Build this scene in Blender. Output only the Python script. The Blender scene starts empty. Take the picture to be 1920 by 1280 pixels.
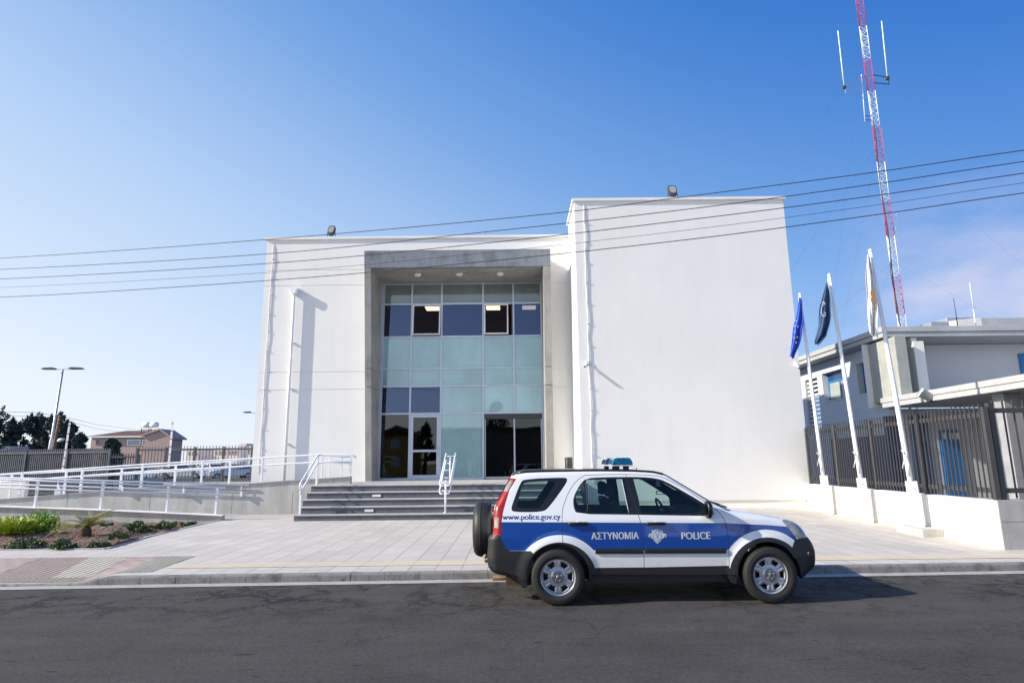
import bpy, bmesh, math, random
from mathutils import Vector, Matrix
from mathutils.geometry import delaunay_2d_cdt
from math import sin, cos, pi, radians, sqrt
random.seed(7)
scn = bpy.context.scene
COL = scn.collection

# ------------------------------------------------------------------ camera
FPX, PITCH, ROLL, CAMH = 1166.0, 10.9, -0.6, 1.755
cam_d = bpy.data.cameras.new('camera')
cam = bpy.data.objects.new('camera', cam_d); COL.objects.link(cam)
CAMM = Matrix.Rotation(radians(90+PITCH), 4, 'X') @ Matrix.Rotation(radians(ROLL), 4, 'Z')
cam.matrix_world = Matrix.Translation((0, 0, CAMH)) @ CAMM
cam_d.sensor_width = 36; cam_d.lens = FPX/1920*36
cam_d.clip_start = 0.1; cam_d.clip_end = 3000
scn.camera = cam
# ------------------------------------------------------------------ world, sun, exposure
SUN = Vector((1, .22, -.56)).normalized()            # travel direction of the light
elev = math.asin(-SUN.z)
w = bpy.data.worlds.new('World'); scn.world = w; w.use_nodes = True
nt = w.node_tree; nt.nodes.clear()
def wn(t): return nt.nodes.new(t)
sky = wn('ShaderNodeTexSky'); sky.sky_type = 'NISHITA'; sky.sun_disc = False
sky.sun_elevation = elev
sky.sun_rotation = math.atan2(-SUN.x, -SUN.y)         # azimuth of the sun measured from +Y towards +X
sky.altitude = 100; sky.air_density = 1.0; sky.dust_density = .6; sky.ozone_density = 1.0
bg = wn('ShaderNodeBackground'); bg.inputs[1].default_value = 0.15
L = nt.links.new
def wmath(op, a, b=0.0):
    x = wn('ShaderNodeMath'); x.operation = op
    for i_, q_ in enumerate((a, b)):
        if isinstance(q_, (int, float)): x.inputs[i_].default_value = q_
        else: L(q_, x.inputs[i_])
    return x.outputs[0]
tc = wn('ShaderNodeTexCoord'); sx = wn('ShaderNodeSeparateXYZ'); L(tc.outputs['Generated'], sx.inputs[0])
# clear winter sky: deep blue away from the sun, pale towards the sun and the horizon
pale = wmath('ADD', wmath('ADD', .843, wmath('MULTIPLY', sx.outputs['X'], -.47)), wmath('MULTIPLY', wmath('MAXIMUM', sx.outputs['Z'], 0.0), -1.113))
rp = wn('ShaderNodeValToRGB'); cr_ = rp.color_ramp
stops = [(0, (.024, .180, .635)), (.12, (.066, .245, .69)), (.32, (.175, .38, .79)), (.60, (.44, .62, .92)), (.76, (.58, .73, .94)), (1, (.80, .86, .97))]
while len(cr_.elements) < len(stops): cr_.elements.new(.5)
for e_, (p_, c_) in zip(cr_.elements, stops): e_.position = p_; e_.color = (*c_, 1)
L(pale, rp.inputs[0])
scl = wn('ShaderNodeVectorMath'); scl.operation = 'SCALE'; scl.inputs['Scale'].default_value = 3.66; L(rp.outputs[0], scl.inputs[0])
mxs = wn('ShaderNodeMix'); mxs.data_type = 'RGBA'; mxs.inputs[0].default_value = .90
L(sky.outputs[0], mxs.inputs[6]); L(scl.outputs[0], mxs.inputs[7])
# faint pinkish cloud low on the right
mp = wn('ShaderNodeMapping'); mp.inputs['Scale'].default_value = (1.0, 1.0, 2.6)
nz = wn('ShaderNodeTexNoise'); nz.inputs['Scale'].default_value = 3.0; nz.inputs['Detail'].default_value = 6; nz.inputs['Roughness'].default_value = .55
rm = wn('ShaderNodeValToRGB'); rm.color_ramp.elements[0].position = .42; rm.color_ramp.elements[1].position = .64
L(tc.outputs['Generated'], mp.inputs[0]); L(mp.outputs[0], nz.inputs['Vector']); L(nz.outputs[0], rm.inputs[0])
lowm = wn('ShaderNodeMapRange'); lowm.inputs[1].default_value = .36; lowm.inputs[2].default_value = .22; L(sx.outputs['Z'], lowm.inputs[0])
rgm = wn('ShaderNodeMapRange'); rgm.inputs[1].default_value = .44; rgm.inputs[2].default_value = .56; L(sx.outputs['X'], rgm.inputs[0])
cf = wmath('MULTIPLY', wmath('MULTIPLY', rm.outputs[0], lowm.outputs[0]), wmath('MULTIPLY', rgm.outputs[0], .85))
mx = wn('ShaderNodeMix'); mx.data_type = 'RGBA'; mx.inputs[7].default_value = (2.7, 2.65, 3.3, 1)
# extra whitish glow added low behind the camera as fill light for the facade
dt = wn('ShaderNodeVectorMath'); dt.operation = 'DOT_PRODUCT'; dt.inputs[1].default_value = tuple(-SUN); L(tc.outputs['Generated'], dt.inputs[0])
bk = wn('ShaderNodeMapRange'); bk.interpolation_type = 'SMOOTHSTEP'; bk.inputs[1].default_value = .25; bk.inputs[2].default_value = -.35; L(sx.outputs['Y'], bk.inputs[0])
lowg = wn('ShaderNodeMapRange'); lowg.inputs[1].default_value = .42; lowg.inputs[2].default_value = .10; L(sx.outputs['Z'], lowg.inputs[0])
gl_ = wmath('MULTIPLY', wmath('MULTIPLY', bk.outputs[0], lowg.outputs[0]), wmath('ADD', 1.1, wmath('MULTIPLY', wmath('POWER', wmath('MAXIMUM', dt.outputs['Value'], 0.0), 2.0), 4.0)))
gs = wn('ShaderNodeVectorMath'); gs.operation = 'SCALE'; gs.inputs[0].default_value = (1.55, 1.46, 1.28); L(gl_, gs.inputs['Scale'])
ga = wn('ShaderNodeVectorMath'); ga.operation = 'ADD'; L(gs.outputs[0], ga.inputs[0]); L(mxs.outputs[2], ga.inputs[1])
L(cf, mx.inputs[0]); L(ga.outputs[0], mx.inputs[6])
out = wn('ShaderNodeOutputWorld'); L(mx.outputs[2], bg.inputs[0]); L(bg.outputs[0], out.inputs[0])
sl = bpy.data.lights.new('sun', 'SUN'); sl.energy = 3.95; sl.angle = radians(.55); sl.color = (1, .915, .78)
so = bpy.data.objects.new('sun', sl); COL.objects.link(so)
so.rotation_euler = SUN.to_track_quat('-Z', 'Y').to_euler(); so.location = (-40, -10, 30)
scn.view_settings.view_transform = 'Standard'; scn.view_settings.look = 'None'
scn.view_settings.gamma = 1; scn.view_settings.use_curve_mapping = False
scn.view_settings.exposure = 0.85
scn.render.engine = 'CYCLES'
scn.cycles.max_bounces = 10; scn.cycles.transparent_max_bounces = 16

# ------------------------------------------------------------------ helpers
R3 = CAMM.to_3x3()
def ray(u, v): return R3 @ Vector(((u-960)/FPX, -(v-640)/FPX, -1))
def at(u, v, y):                                      # measured pixel -> point on the plane y = const
    d = ray(u, v); return Vector((0, 0, CAMH)) + d*(y/d.y)
def atz(u, v, z):
    d = ray(u, v); return Vector((0, 0, CAMH)) + d*((z-CAMH)/d.z)
def atx(u, v, x):
    d = ray(u, v); return Vector((0, 0, CAMH)) + d*(x/d.x)

def wloc(o):
    p = Vector((0, 0, 0))
    while o: p += o.location; o = o.parent
    return p
def tag(o, label=None, cat=None, group=None, kind=None):
    if label: o['label'] = label
    if cat: o['category'] = cat
    if group: o['group'] = group
    if kind: o['kind'] = kind
    return o
def thing(name, label, cat, loc=(0, 0, 0), group=None):
    o = bpy.data.objects.new(name, None); COL.objects.link(o); o.location = loc
    o.empty_display_size = .2
    return tag(o, label, cat, group)
def copy_tree(o, parent=None):
    c = o.copy(); COL.objects.link(c); c.parent = parent
    for ch in list(o.children): copy_tree(ch, c)
    return c

class MB:
    def __init__(s): s.v = []; s.f = []; s.mi = []; s.m = 0; s.sm = []
    def add(s, vs, fs, smooth=False):
        b = len(s.v); s.v += [tuple(p) for p in vs]
        for f in fs: s.f.append(tuple(b+i for i in f)); s.mi.append(s.m); s.sm.append(smooth)
        return s
    def box(s, x0, x1, y0, y1, z0, z1):
        v = [(x, y, z) for z in (z0, z1) for y in (y0, y1) for x in (x0, x1)]
        return s.add(v, [(0,2,3,1),(4,5,7,6),(0,1,5,4),(2,6,7,3),(0,4,6,2),(1,3,7,5)])
    def obox(s, c, sz, rot=None):                     # oriented box
        c = Vector(c); R = rot if rot else Matrix.Identity(3); a = Vector(sz)/2
        v = [c + R @ Vector((x*a.x, y*a.y, z*a.z)) for z in (-1, 1) for y in (-1, 1) for x in (-1, 1)]
        return s.add(v, [(0,2,3,1),(4,5,7,6),(0,1,5,4),(2,6,7,3),(0,4,6,2),(1,3,7,5)])
    def bar(s, p, q, wd, h, up=(0, 0, 1)):            # rectangular bar from p to q
        p = Vector(p); q = Vector(q); d = (q-p).normalized(); up = Vector(up)
        sd = d.cross(up)
        if sd.length < 1e-4: sd = Vector((1, 0, 0))
        sd.normalize(); u2 = sd.cross(d)
        v = [e + sd*(a*wd/2) + u2*(b*h/2) for e in (p, q) for b in (-1, 1) for a in (-1, 1)]
        return s.add(v, [(0,1,3,2),(4,6,7,5),(0,4,5,1),(2,3,7,6),(0,2,6,4),(1,5,7,3)])
    def tube(s, pts, r, n=8, closed=False, caps=True):
        pts = [Vector(p) for p in pts]; N = len(pts); b = len(s.v)
        rr = r if isinstance(r, (list, tuple)) else [r]*N
        ref = None
        for i, p in enumerate(pts):
            if closed: d = (pts[(i+1) % N]-pts[i-1])
            else: d = pts[min(i+1, N-1)]-pts[max(i-1, 0)]
            d.normalize()
            if ref is None: ref = Vector((0, 0, 1)) if abs(d.z) < .9 else Vector((1, 0, 0))
            a = (ref - d*ref.dot(d))
            if a.length < 1e-3: a = Vector((1, 0, 0)) - d*d.x
            a.normalize(); ref = a; c = d.cross(a)
            for k in range(n):
                t = 2*pi*k/n; s.v.append(tuple(p + a*(cos(t)*rr[i]) + c*(sin(t)*rr[i])))
        for i in range(N if closed else N-1):
            j = (i+1) % N
            for k in range(n):
                k2 = (k+1) % n
                s.f.append((b+i*n+k, b+i*n+k2, b+j*n+k2, b+j*n+k)); s.mi.append(s.m); s.sm.append(True)
        if caps and not closed:
            s.f.append(tuple(b+k for k in range(n))[::-1]); s.mi.append(s.m); s.sm.append(False)
            s.f.append(tuple(b+(N-1)*n+k for k in range(n))); s.mi.append(s.m); s.sm.append(False)
        return s
    def lathe(s, prof, c, axis='Z', n=24, smooth=True):   # prof: (radius, height)
        c = Vector(c); b = len(s.v)
        for (r, h) in prof:
            for k in range(n):
                t = 2*pi*k/n
                if axis == 'Z': q = Vector((r*cos(t), r*sin(t), h))
                elif axis == 'Y': q = Vector((r*cos(t), h, r*sin(t)))
                else: q = Vector((h, r*cos(t), r*sin(t)))
                s.v.append(tuple(c+q))
        for i in range(len(prof)-1):
            for k in range(n):
                k2 = (k+1) % n
                s.f.append((b+i*n+k, b+i*n+k2, b+(i+1)*n+k2, b+(i+1)*n+k)); s.mi.append(s.m); s.sm.append(smooth)
        return s
    def prism(s, poly, d0, d1, axis='Z'):              # poly 2D, extruded from d0 to d1
        n = len(poly)
        def P(a, b, d): return (a, b, d) if axis == 'Z' else ((a, d, b) if axis == 'Y' else (d, a, b))
        v = [P(a, b, d0) for a, b in poly] + [P(a, b, d1) for a, b in poly]
        f = [tuple(range(n))[::-1], tuple(range(n, 2*n))] + [(i, (i+1) % n, n+(i+1) % n, n+i) for i in range(n)]
        return s.add(v, f)
    def ball(s, c, r, n=10, m=6, sc=(1, 1, 1)):
        pr = [(max(1e-4, sin(pi*i/m)), -cos(pi*i/m)) for i in range(m+1)]
        b = len(s.v); s.lathe([(a*r, h*r) for a, h in pr], (0, 0, 0), 'Z', n)
        for i in range(b, len(s.v)):
            q = s.v[i]; s.v[i] = (c[0]+q[0]*sc[0], c[1]+q[1]*sc[1], c[2]+q[2]*sc[2])
        return s
    def build(s, name, mats, parent=None, bevel=0, fix=True):
        if not isinstance(mats, (list, tuple)): mats = [mats]
        off = wloc(parent) if parent else Vector((0, 0, 0))
        me = bpy.data.meshes.new(name)
        me.from_pydata([(p[0]-off.x, p[1]-off.y, p[2]-off.z) for p in s.v], [], s.f)
        for m in mats: me.materials.append(m)
        me.polygons.foreach_set('material_index', s.mi)
        me.polygons.foreach_set('use_smooth', s.sm)
        if fix:
            bm = bmesh.new(); bm.from_mesh(me); bmesh.ops.recalc_face_normals(bm, faces=bm.faces); bm.to_mesh(me); bm.free()
        me.update()
        o = bpy.data.objects.new(name, me); COL.objects.link(o); o.parent = parent
        if bevel:
            b = o.modifiers.new('bevel', 'BEVEL'); b.width = bevel; b.segments = 2; b.limit_method = 'ANGLE'; b.angle_limit = radians(40)
        return o

# ------------------------------------------------------------------ materials
class Mt:
    def __init__(s, name):
        s.m = bpy.data.materials.new(name); s.m.use_nodes = True; s.nt = s.m.node_tree
        s.p = s.nt.nodes['Principled BSDF']; s.o = s.nt.nodes['Material Output']; s.c = None
    def n(s, t, **k):
        x = s.nt.nodes.new(t)
        for a, b in k.items(): setattr(x, a, b)
        return x
    def l(s, a, b): s.nt.links.new(a, b)
    def co(s, kind='Object', sc=(1, 1, 1), rot=(0, 0, 0), loc=(0, 0, 0)):
        t = s.n('ShaderNodeTexCoord'); m = s.n('ShaderNodeMapping')
        m.inputs['Scale'].default_value = sc; m.inputs['Rotation'].default_value = rot; m.inputs['Location'].default_value = loc
        s.l(t.outputs[kind], m.inputs[0]); return m.outputs[0]
    def noise(s, vec, scale, detail=4, rough=.55, dist=0):
        x = s.n('ShaderNodeTexNoise'); x.inputs['Scale'].default_value = scale; x.inputs['Detail'].default_value = detail
        x.inputs['Roughness'].default_value = rough; x.inputs['Distortion'].default_value = dist
        s.l(vec, x.inputs['Vector']); return x.outputs[0]
    def ramp(s, f, stops):
        x = s.n('ShaderNodeValToRGB'); cr = x.color_ramp
        while len(cr.elements) < len(stops): cr.elements.new(.5)
        for e, (p, c) in zip(cr.elements, stops):
            e.position = p; e.color = (c, c, c, 1) if isinstance(c, (int, float)) else (*c, 1)
        s.l(f, x.inputs[0]); return x.outputs[0]
    def mix(s, f, a, b, mode='MIX'):
        x = s.n('ShaderNodeMix', data_type='RGBA', blend_type=mode)
        for i, q in ((0, f), (6, a), (7, b)):
            if isinstance(q, (int, float)): x.inputs[i].default_value = q if i == 0 else (q, q, q, 1)
            elif isinstance(q, (tuple, list)): x.inputs[i].default_value = (*q, 1)
            else: s.l(q, x.inputs[i])
        return x.outputs[2]
    def math(s, op, a, b=0.0):
        x = s.n('ShaderNodeMath', operation=op)
        for i, q in enumerate((a, b)):
            if isinstance(q, (int, float)): x.inputs[i].default_value = q
            else: s.l(q, x.inputs[i])
        return x.outputs[0]
    def bump(s, h, st=.3, d=.01):
        b = s.n('ShaderNodeBump'); b.inputs['Strength'].default_value = st; b.inputs['Distance'].default_value = d
        s.l(h, b.inputs['Height']); s.l(b.outputs[0], s.p.inputs['Normal'])
    def set(s, col=None, rough=None, metal=None, **k):
        if col is not None:
            if isinstance(col, tuple): s.p.inputs['Base Color'].default_value = (*col, 1)
            else: s.l(col, s.p.inputs['Base Color'])
        if rough is not None:
            if isinstance(rough, (int, float)): s.p.inputs['Roughness'].default_value = rough
            else: s.l(rough, s.p.inputs['Roughness'])
        if metal is not None: s.p.inputs['Metallic'].default_value = metal
        for a, b in k.items(): s.p.inputs[a.replace('_', ' ')].default_value = b
        return s

def plain(name, col, rough=.5, metal=0, var=.12, scale=3, bump=0, bscale=60, coat=0, lo=None):
    m = Mt(name); v = m.co('Object')
    n = m.noise(v, scale, 5, .6)
    c = tuple(max(0, x*(1-var)) for x in col); d = tuple(min(1, x*(1+var)) for x in col)
    m.set(m.ramp(n, [(.3, c), (.7, d)]), rough, metal)
    if bump: m.bump(m.noise(v, bscale, 3), bump, .01)
    if coat: m.set(Coat_Weight=coat, Coat_Roughness=.05)
    return m.m

# white render (plaster)
def plaster(name, col):
    m = Mt(name); v = m.co('Object'); vs = m.co('Object', sc=(2.2, 2.2, .35))
    a = m.ramp(m.noise(v, .5, 5, .6), [(.35, .965), (.65, 1.0)])
    b = m.ramp(m.noise(vs, 1.2, 4, .6), [(.3, .97), (.7, 1.0)])
    c = m.mix(1.0, m.mix(1.0, col, a, 'MULTIPLY'), b, 'MULTIPLY')
    c = m.mix(1.0, c, m.ramp(m.noise(m.co('Object', sc=(7, 7, .22)), 1.0, 5, .7), [(.56, 1.0), (.78, .965)]), 'MULTIPLY')
    c = m.mix(1.0, c, m.ramp(m.noise(v, 2.6, 6, .7), [(.60, 1.0), (.80, .975)]), 'MULTIPLY')
    m.set(c, .85); m.bump(m.noise(v, 90, 3), .12, .01); return m.m
M = {}
M['plaster'] = plaster('white_plaster', (.82, .81, .785))
M['plaster2'] = plaster('side_wall_plaster', (.80, .775, .72))
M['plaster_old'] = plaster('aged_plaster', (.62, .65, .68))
M['groove'] = plain('groove', (.42, .42, .42), .9)
def concrete(name, col, dark=.7, streak=1, sc=1.0):
    m = Mt(name); v = m.co('Object'); vs = m.co('Object', sc=(3, 3, .5))
    a = m.ramp(m.noise(v, 1.1*sc, 8, .68), [(.3, dark), (.5, .93), (.72, 1.08)])
    b = m.ramp(m.noise(vs, 1.6*sc, 6, .7, .4), [(.3, .78), (.62, 1.03)])
    s_ = m.ramp(m.noise(v, 9*sc, 6, .7), [(.28, .7), (.42, 1.0)])
    c = m.mix(1.0, m.mix(streak, col, m.mix(1.0, col, b, 'MULTIPLY')), a, 'MULTIPLY')
    c = m.mix(.55, c, m.mix(1.0, c, s_, 'MULTIPLY'))
    m.set(c, .85); m.bump(m.noise(v, 25, 8, .7), .25, .012); return m.m
M['concrete'] = concrete('portal_concrete', (.36, .355, .34))
M['concrete_header'] = concrete('stained_header_concrete', (.27, .30, .34), .60, 1, 1.6)
M['ramp_concrete'] = concrete('ramp_concrete', (.50, .49, .46), .82, 1, .8)
M['wall_concrete'] = concrete('end_wall_concrete', (.42, .41, .40), .75)
M['coping'] = plain('white_coping', (.78, .77, .74), .7, var=.05)
M['kerb'] = concrete('kerb_concrete', (.24, .23, .22), .32, 1, 4.5)
M['kerb_joint'] = plain('kerb_joint', (.24, .235, .225), .9)
M['gutter'] = concrete('gutter_concrete', (.43, .41, .39), .70, 1, 3)
M['step'] = concrete('step_riser_stone', (.13, .14, .16), .6, 1, 2)
M['nosing'] = plain('step_tread_stone', (.42, .41, .395), .7, var=.12, scale=4)
M['white_metal'] = plain('white_painted_metal', (.82, .83, .86), .35, 0, .04)
M['alu'] = plain('pale_aluminium', (.50, .54, .62), .35, .35, .05)
M['grey_metal'] = plain('galvanised_steel', (.42, .44, .46), .45, .6, .1)
M['dark_metal'] = plain('dark_metal', (.05, .05, .055), .5, .2, .1)
M['fence'] = plain('grey_brown_fence_paint', (.056, .055, .058), .5, .1, .12)
M['black'] = plain('black_plastic', (.018, .018, .02), .45, 0, .2, 20)
M['cable'] = plain('cable_rubber', (.02, .022, .025), .6)
M['white_plastic'] = plain('white_plastic', (.75, .75, .74), .45)
M['wood'] = plain('brown_pole_wood', (.16, .085, .04), .8, 0, .3, 5)
M['red'] = plain('red_paint', (.45, .03, .03), .45)
M['mast_red'] = plain('mast_red_paint', (.40, .05, .14), .5)
M['mast_white'] = plain('mast_white_paint', (.72, .74, .78), .5)
M['blue_frame'] = plain('blue_window_frame', (.01, .16, .42), .4)
M['tile_roof'] = plain('brown_roof_tiles', (.11, .048, .038), .8, 0, .25, 2, .4, 10)
M['pink_wall'] = plain('pink_render', (.42, .31, .28), .9, 0, .08)
M['leaf_dark'] = plain('dark_leaf', (.045, .10, .022), .5, 0, .6, 14)
M['leaf_bright'] = plain('bright_green_leaf', (.36, .44, .03), .5, 0, .35, 6)
M['leaf_mid'] = plain('mid_green_leaf', (.07, .17, .025), .5, 0, .4, 6)
M['leaf_fern'] = plain('fern_leaf', (.17, .33, .03), .5, 0, .4, 6)
M['leaf_palm'] = plain('palm_leaf', (.24, .25, .04), .6, 0, .5, 4)
M['leaf_yellow'] = plain('yellow_leaf', (.40, .33, .06), .5, 0, .3, 8)
M['leaf_far'] = plain('hazy_conifer_needles', (.045, .068, .058), .8, 0, .5, 1.2)  # bluish distance haze blended into the needle colour
M['bark'] = plain('bark', (.09, .06, .04), .9, 0, .3, 8, .5, 20)
M['amber'] = plain('faded_orange_paint', (.55, .36, .18), .7)

# asphalt
def asphalt(name, base, cracks=True):
    m = Mt(name); v = m.co('Object')
    fine = m.ramp(m.noise(v, 85, 3, .8), [(.33, .42), (.5, .92), (.62, 1.25), (.74, 2.9)])
    mid = m.ramp(m.noise(v, 22, 5, .75), [(.32, .68), (.68, 1.3)])
    big = m.ramp(m.noise(v, .6, 7, .7), [(.32, .82), (.68, 1.18)])
    st = m.ramp(m.noise(m.co('Object', sc=(.22, 1.8, 1)), 1.0, 6, .7), [(.32, .84), (.66, 1.12)])
    c = base
    for q in (fine, mid, big, st): c = m.mix(1.0, c, q, 'MULTIPLY')
    if cracks:
        sep = m.n('ShaderNodeSeparateXYZ'); m.l(v, sep.inputs[0])
        def crack(scale, wid, y0, y1, lo, hi, warp):
            wv = m.n('ShaderNodeVectorMath', operation='ADD')
            d = m.n('ShaderNodeTexNoise'); d.inputs['Scale'].default_value = 2.6*scale; d.inputs['Detail'].default_value = 6; d.inputs['Roughness'].default_value = .75
            m.l(v, d.inputs['Vector'])
            sc_ = m.n('ShaderNodeVectorMath', operation='SCALE'); sc_.inputs['Scale'].default_value = warp
            m.l(d.outputs['Color'], sc_.inputs[0]); m.l(v, wv.inputs[0]); m.l(sc_.outputs[0], wv.inputs[1])
            vo = m.n('ShaderNodeTexVoronoi', feature='DISTANCE_TO_EDGE'); vo.inputs['Scale'].default_value = scale
            m.l(wv.outputs[0], vo.inputs['Vector'])
            ln = m.ramp(vo.outputs['Distance'], [(wid*.35, 1.0), (wid, 0.0)])
            mr = m.n('ShaderNodeMapRange'); mr.inputs[1].default_value = y0; mr.inputs[2].default_value = y1
            m.l(sep.outputs['Y'], mr.inputs[0])
            mask = m.ramp(m.noise(v, .8, 4), [(lo, 0.0), (hi, 1.0)])
            return m.math('MULTIPLY', m.math('MULTIPLY', ln, mr.outputs[0]), mask)
        c = m.mix(m.math('MULTIPLY', crack(1.35, .075, 7.2, 8.6, .40, .50, .9), .9), c, (.012, .012, .012))
        c = m.mix(m.math('MULTIPLY', crack(3.0, .085, 8.0, 9.0, .44, .54, .5), .75), c, (.015, .015, .015))
        c = m.mix(m.math('MULTIPLY', crack(.8, .022, 3.0, 6.5, .48, .58, 1.2), .55), c, (.018, .018, .018))
        spots = m.ramp(m.noise(m.co('Object', sc=(1, 2.0, 1)), 3.3, 2, .4), [(.69, 0.0), (.72, 1.0)])
        c = m.mix(m.math('MULTIPLY', spots, .55), c, (.018, .018, .018))
        # dust swept towards the kerb
        du = m.n('ShaderNodeMapRange'); du.inputs[1].default_value = 9.0; du.inputs[2].default_value = 9.9; m.l(sep.outputs['Y'], du.inputs[0])
        c = m.mix(m.math('MULTIPLY', du.outputs[0], m.ramp(m.noise(v, 5, 6, .7), [(.4, 0.0), (.7, .55)])), c, (.16, .145, .13))
    m.set(c, .9); m.bump(m.noise(v, 110, 3, .7), .8, .012)
    m.set(Specular_IOR_Level=.25)
    return m.m
M['asphalt'] = asphalt('asphalt', (.071, .066, .063))
M['asphalt_far'] = asphalt('car_park_asphalt', (.11, .11, .11), False)

def paving(name, base, var, bw, bh, mortar=.004, rot=0, dark=.55, off=.5):
    m = Mt(name); v = m.co('Object', rot=(0, 0, rot))
    b = m.n('ShaderNodeTexBrick'); b.offset = off; b.offset_frequency = 2
    b.inputs['Scale'].default_value = 1; b.inputs['Brick Width'].default_value = bw; b.inputs['Row Height'].default_value = bh
    b.inputs['Mortar Size'].default_value = mortar; b.inputs['Mortar Smooth'].default_value = .2
    b.inputs['Color1'].default_value = (*base, 1); b.inputs['Color2'].default_value = (*[x*var for x in base], 1)
    b.inputs['Mortar'].default_value = (*[x*dark for x in base], 1); b.inputs['Bias'].default_value = -.1
    m.l(v, b.inputs['Vector'])
    vo = m.co('Object')
    a = m.ramp(m.noise(vo, .45, 6, .6), [(.3, .88), (.7, 1.05)]); g = m.ramp(m.noise(vo, 14, 6, .7), [(.3, .93), (.7, 1.04)])
    c = m.mix(1.0, m.mix(1.0, b.outputs['Color'], a, 'MULTIPLY'), g, 'MULTIPLY')
    st = m.ramp(m.noise(vo, 2.2, 5, .7), [(.66, 0.0), (.8, .5)])
    c = m.mix(st, c, tuple(x*.8 for x in base))
    m.set(c, .8); m.bump(m.math('SUBTRACT', m.math('MULTIPLY', m.noise(vo, 60, 4), .2), b.outputs['Fac']), .35, .006); return m.m
M['paving'] = paving('pale_stone_paving', (.56, .52, .47), .87, .82, .412, .0080, pi/2, .46, .5)
def tactile(name, col, kind, ang):
    m = Mt(name); v = m.co('Object', rot=(0, 0, ang))
    if kind == 'bars':
        wv = m.n('ShaderNodeTexWave', wave_type='BANDS', bands_direction='X'); wv.inputs['Scale'].default_value = 3.0
        m.l(v, wv.inputs['Vector']); h = m.ramp(wv.outputs['Fac'], [(.35, 0.0), (.55, 1.0)])
    elif kind == 'dashes':
        b = m.n('ShaderNodeTexBrick'); b.offset = .5; b.inputs['Scale'].default_value = 1; b.inputs['Brick Width'].default_value = .33; b.inputs['Row Height'].default_value = .19
        b.inputs['Mortar Size'].default_value = .075; b.inputs['Mortar Smooth'].default_value = .0
        m.l(v, b.inputs['Vector']); h = m.math('SUBTRACT', 1.0, m.math('SUBTRACT', 1.0, b.outputs['Fac']))
        b.inputs['Mortar Size'].default_value = .080
    else:
        vo = m.n('ShaderNodeTexVoronoi', feature='F1'); vo.inputs['Scale'].default_value = 11; vo.inputs['Randomness'].default_value = 0
        m.l(v, vo.inputs['Vector']); h = m.ramp(vo.outputs['Distance'], [(.25, 1.0), (.42, 0.0)])
    g = m.ramp(m.noise(m.co('Object'), 5, 6, .7), [(.3, .85), (.7, 1.08)])
    base = m.mix(1.0, col, g, 'MULTIPLY')
    c = m.mix(h, m.mix(1.0, base, .45, 'MULTIPLY'), base)
    m.set(c, .8); m.bump(h, .8, .008); return m.m
M['tac_pink'] = tactile('pink_dashed_tactile', (.38, .29, .265), 'dashes', 0)
M['tac_pink_bar'] = tactile('pink_ribbed_tactile', (.38, .29, .265), 'bars', 0)
M['tac_cream'] = tactile('cream_ribbed_tactile', (.52, .48, .39), 'bars', 0)
M['tac_dots'] = tactile('cream_dotted_tactile', (.52, .45, .33), 'dots', 0)
M['tac_grey'] = tactile('grey_ribbed_tactile', (.36, .35, .29), 'bars', 0)
M['guide'] = paving('yellow_guide_paving', (.62, .53, .40), .92, .412, .60, .005, 0, .62, 0)
def soil():
    m = Mt('reddish_soil'); v = m.co('Object')
    c = m.ramp(m.noise(v, 18, 8, .75), [(.3, (.05, .028, .02)), (.48, (.19, .115, .08)), (.62, (.30, .20, .15)), (.75, (.46, .36, .28))])
    m.set(c, .95); m.bump(m.noise(v, 14, 8, .8), 1.0, .06); return m.m
M['soil'] = soil()
M['ground'] = plain('dry_ground', (.24, .20, .15), .95, 0, .25, .3, .3, 5)

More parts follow.
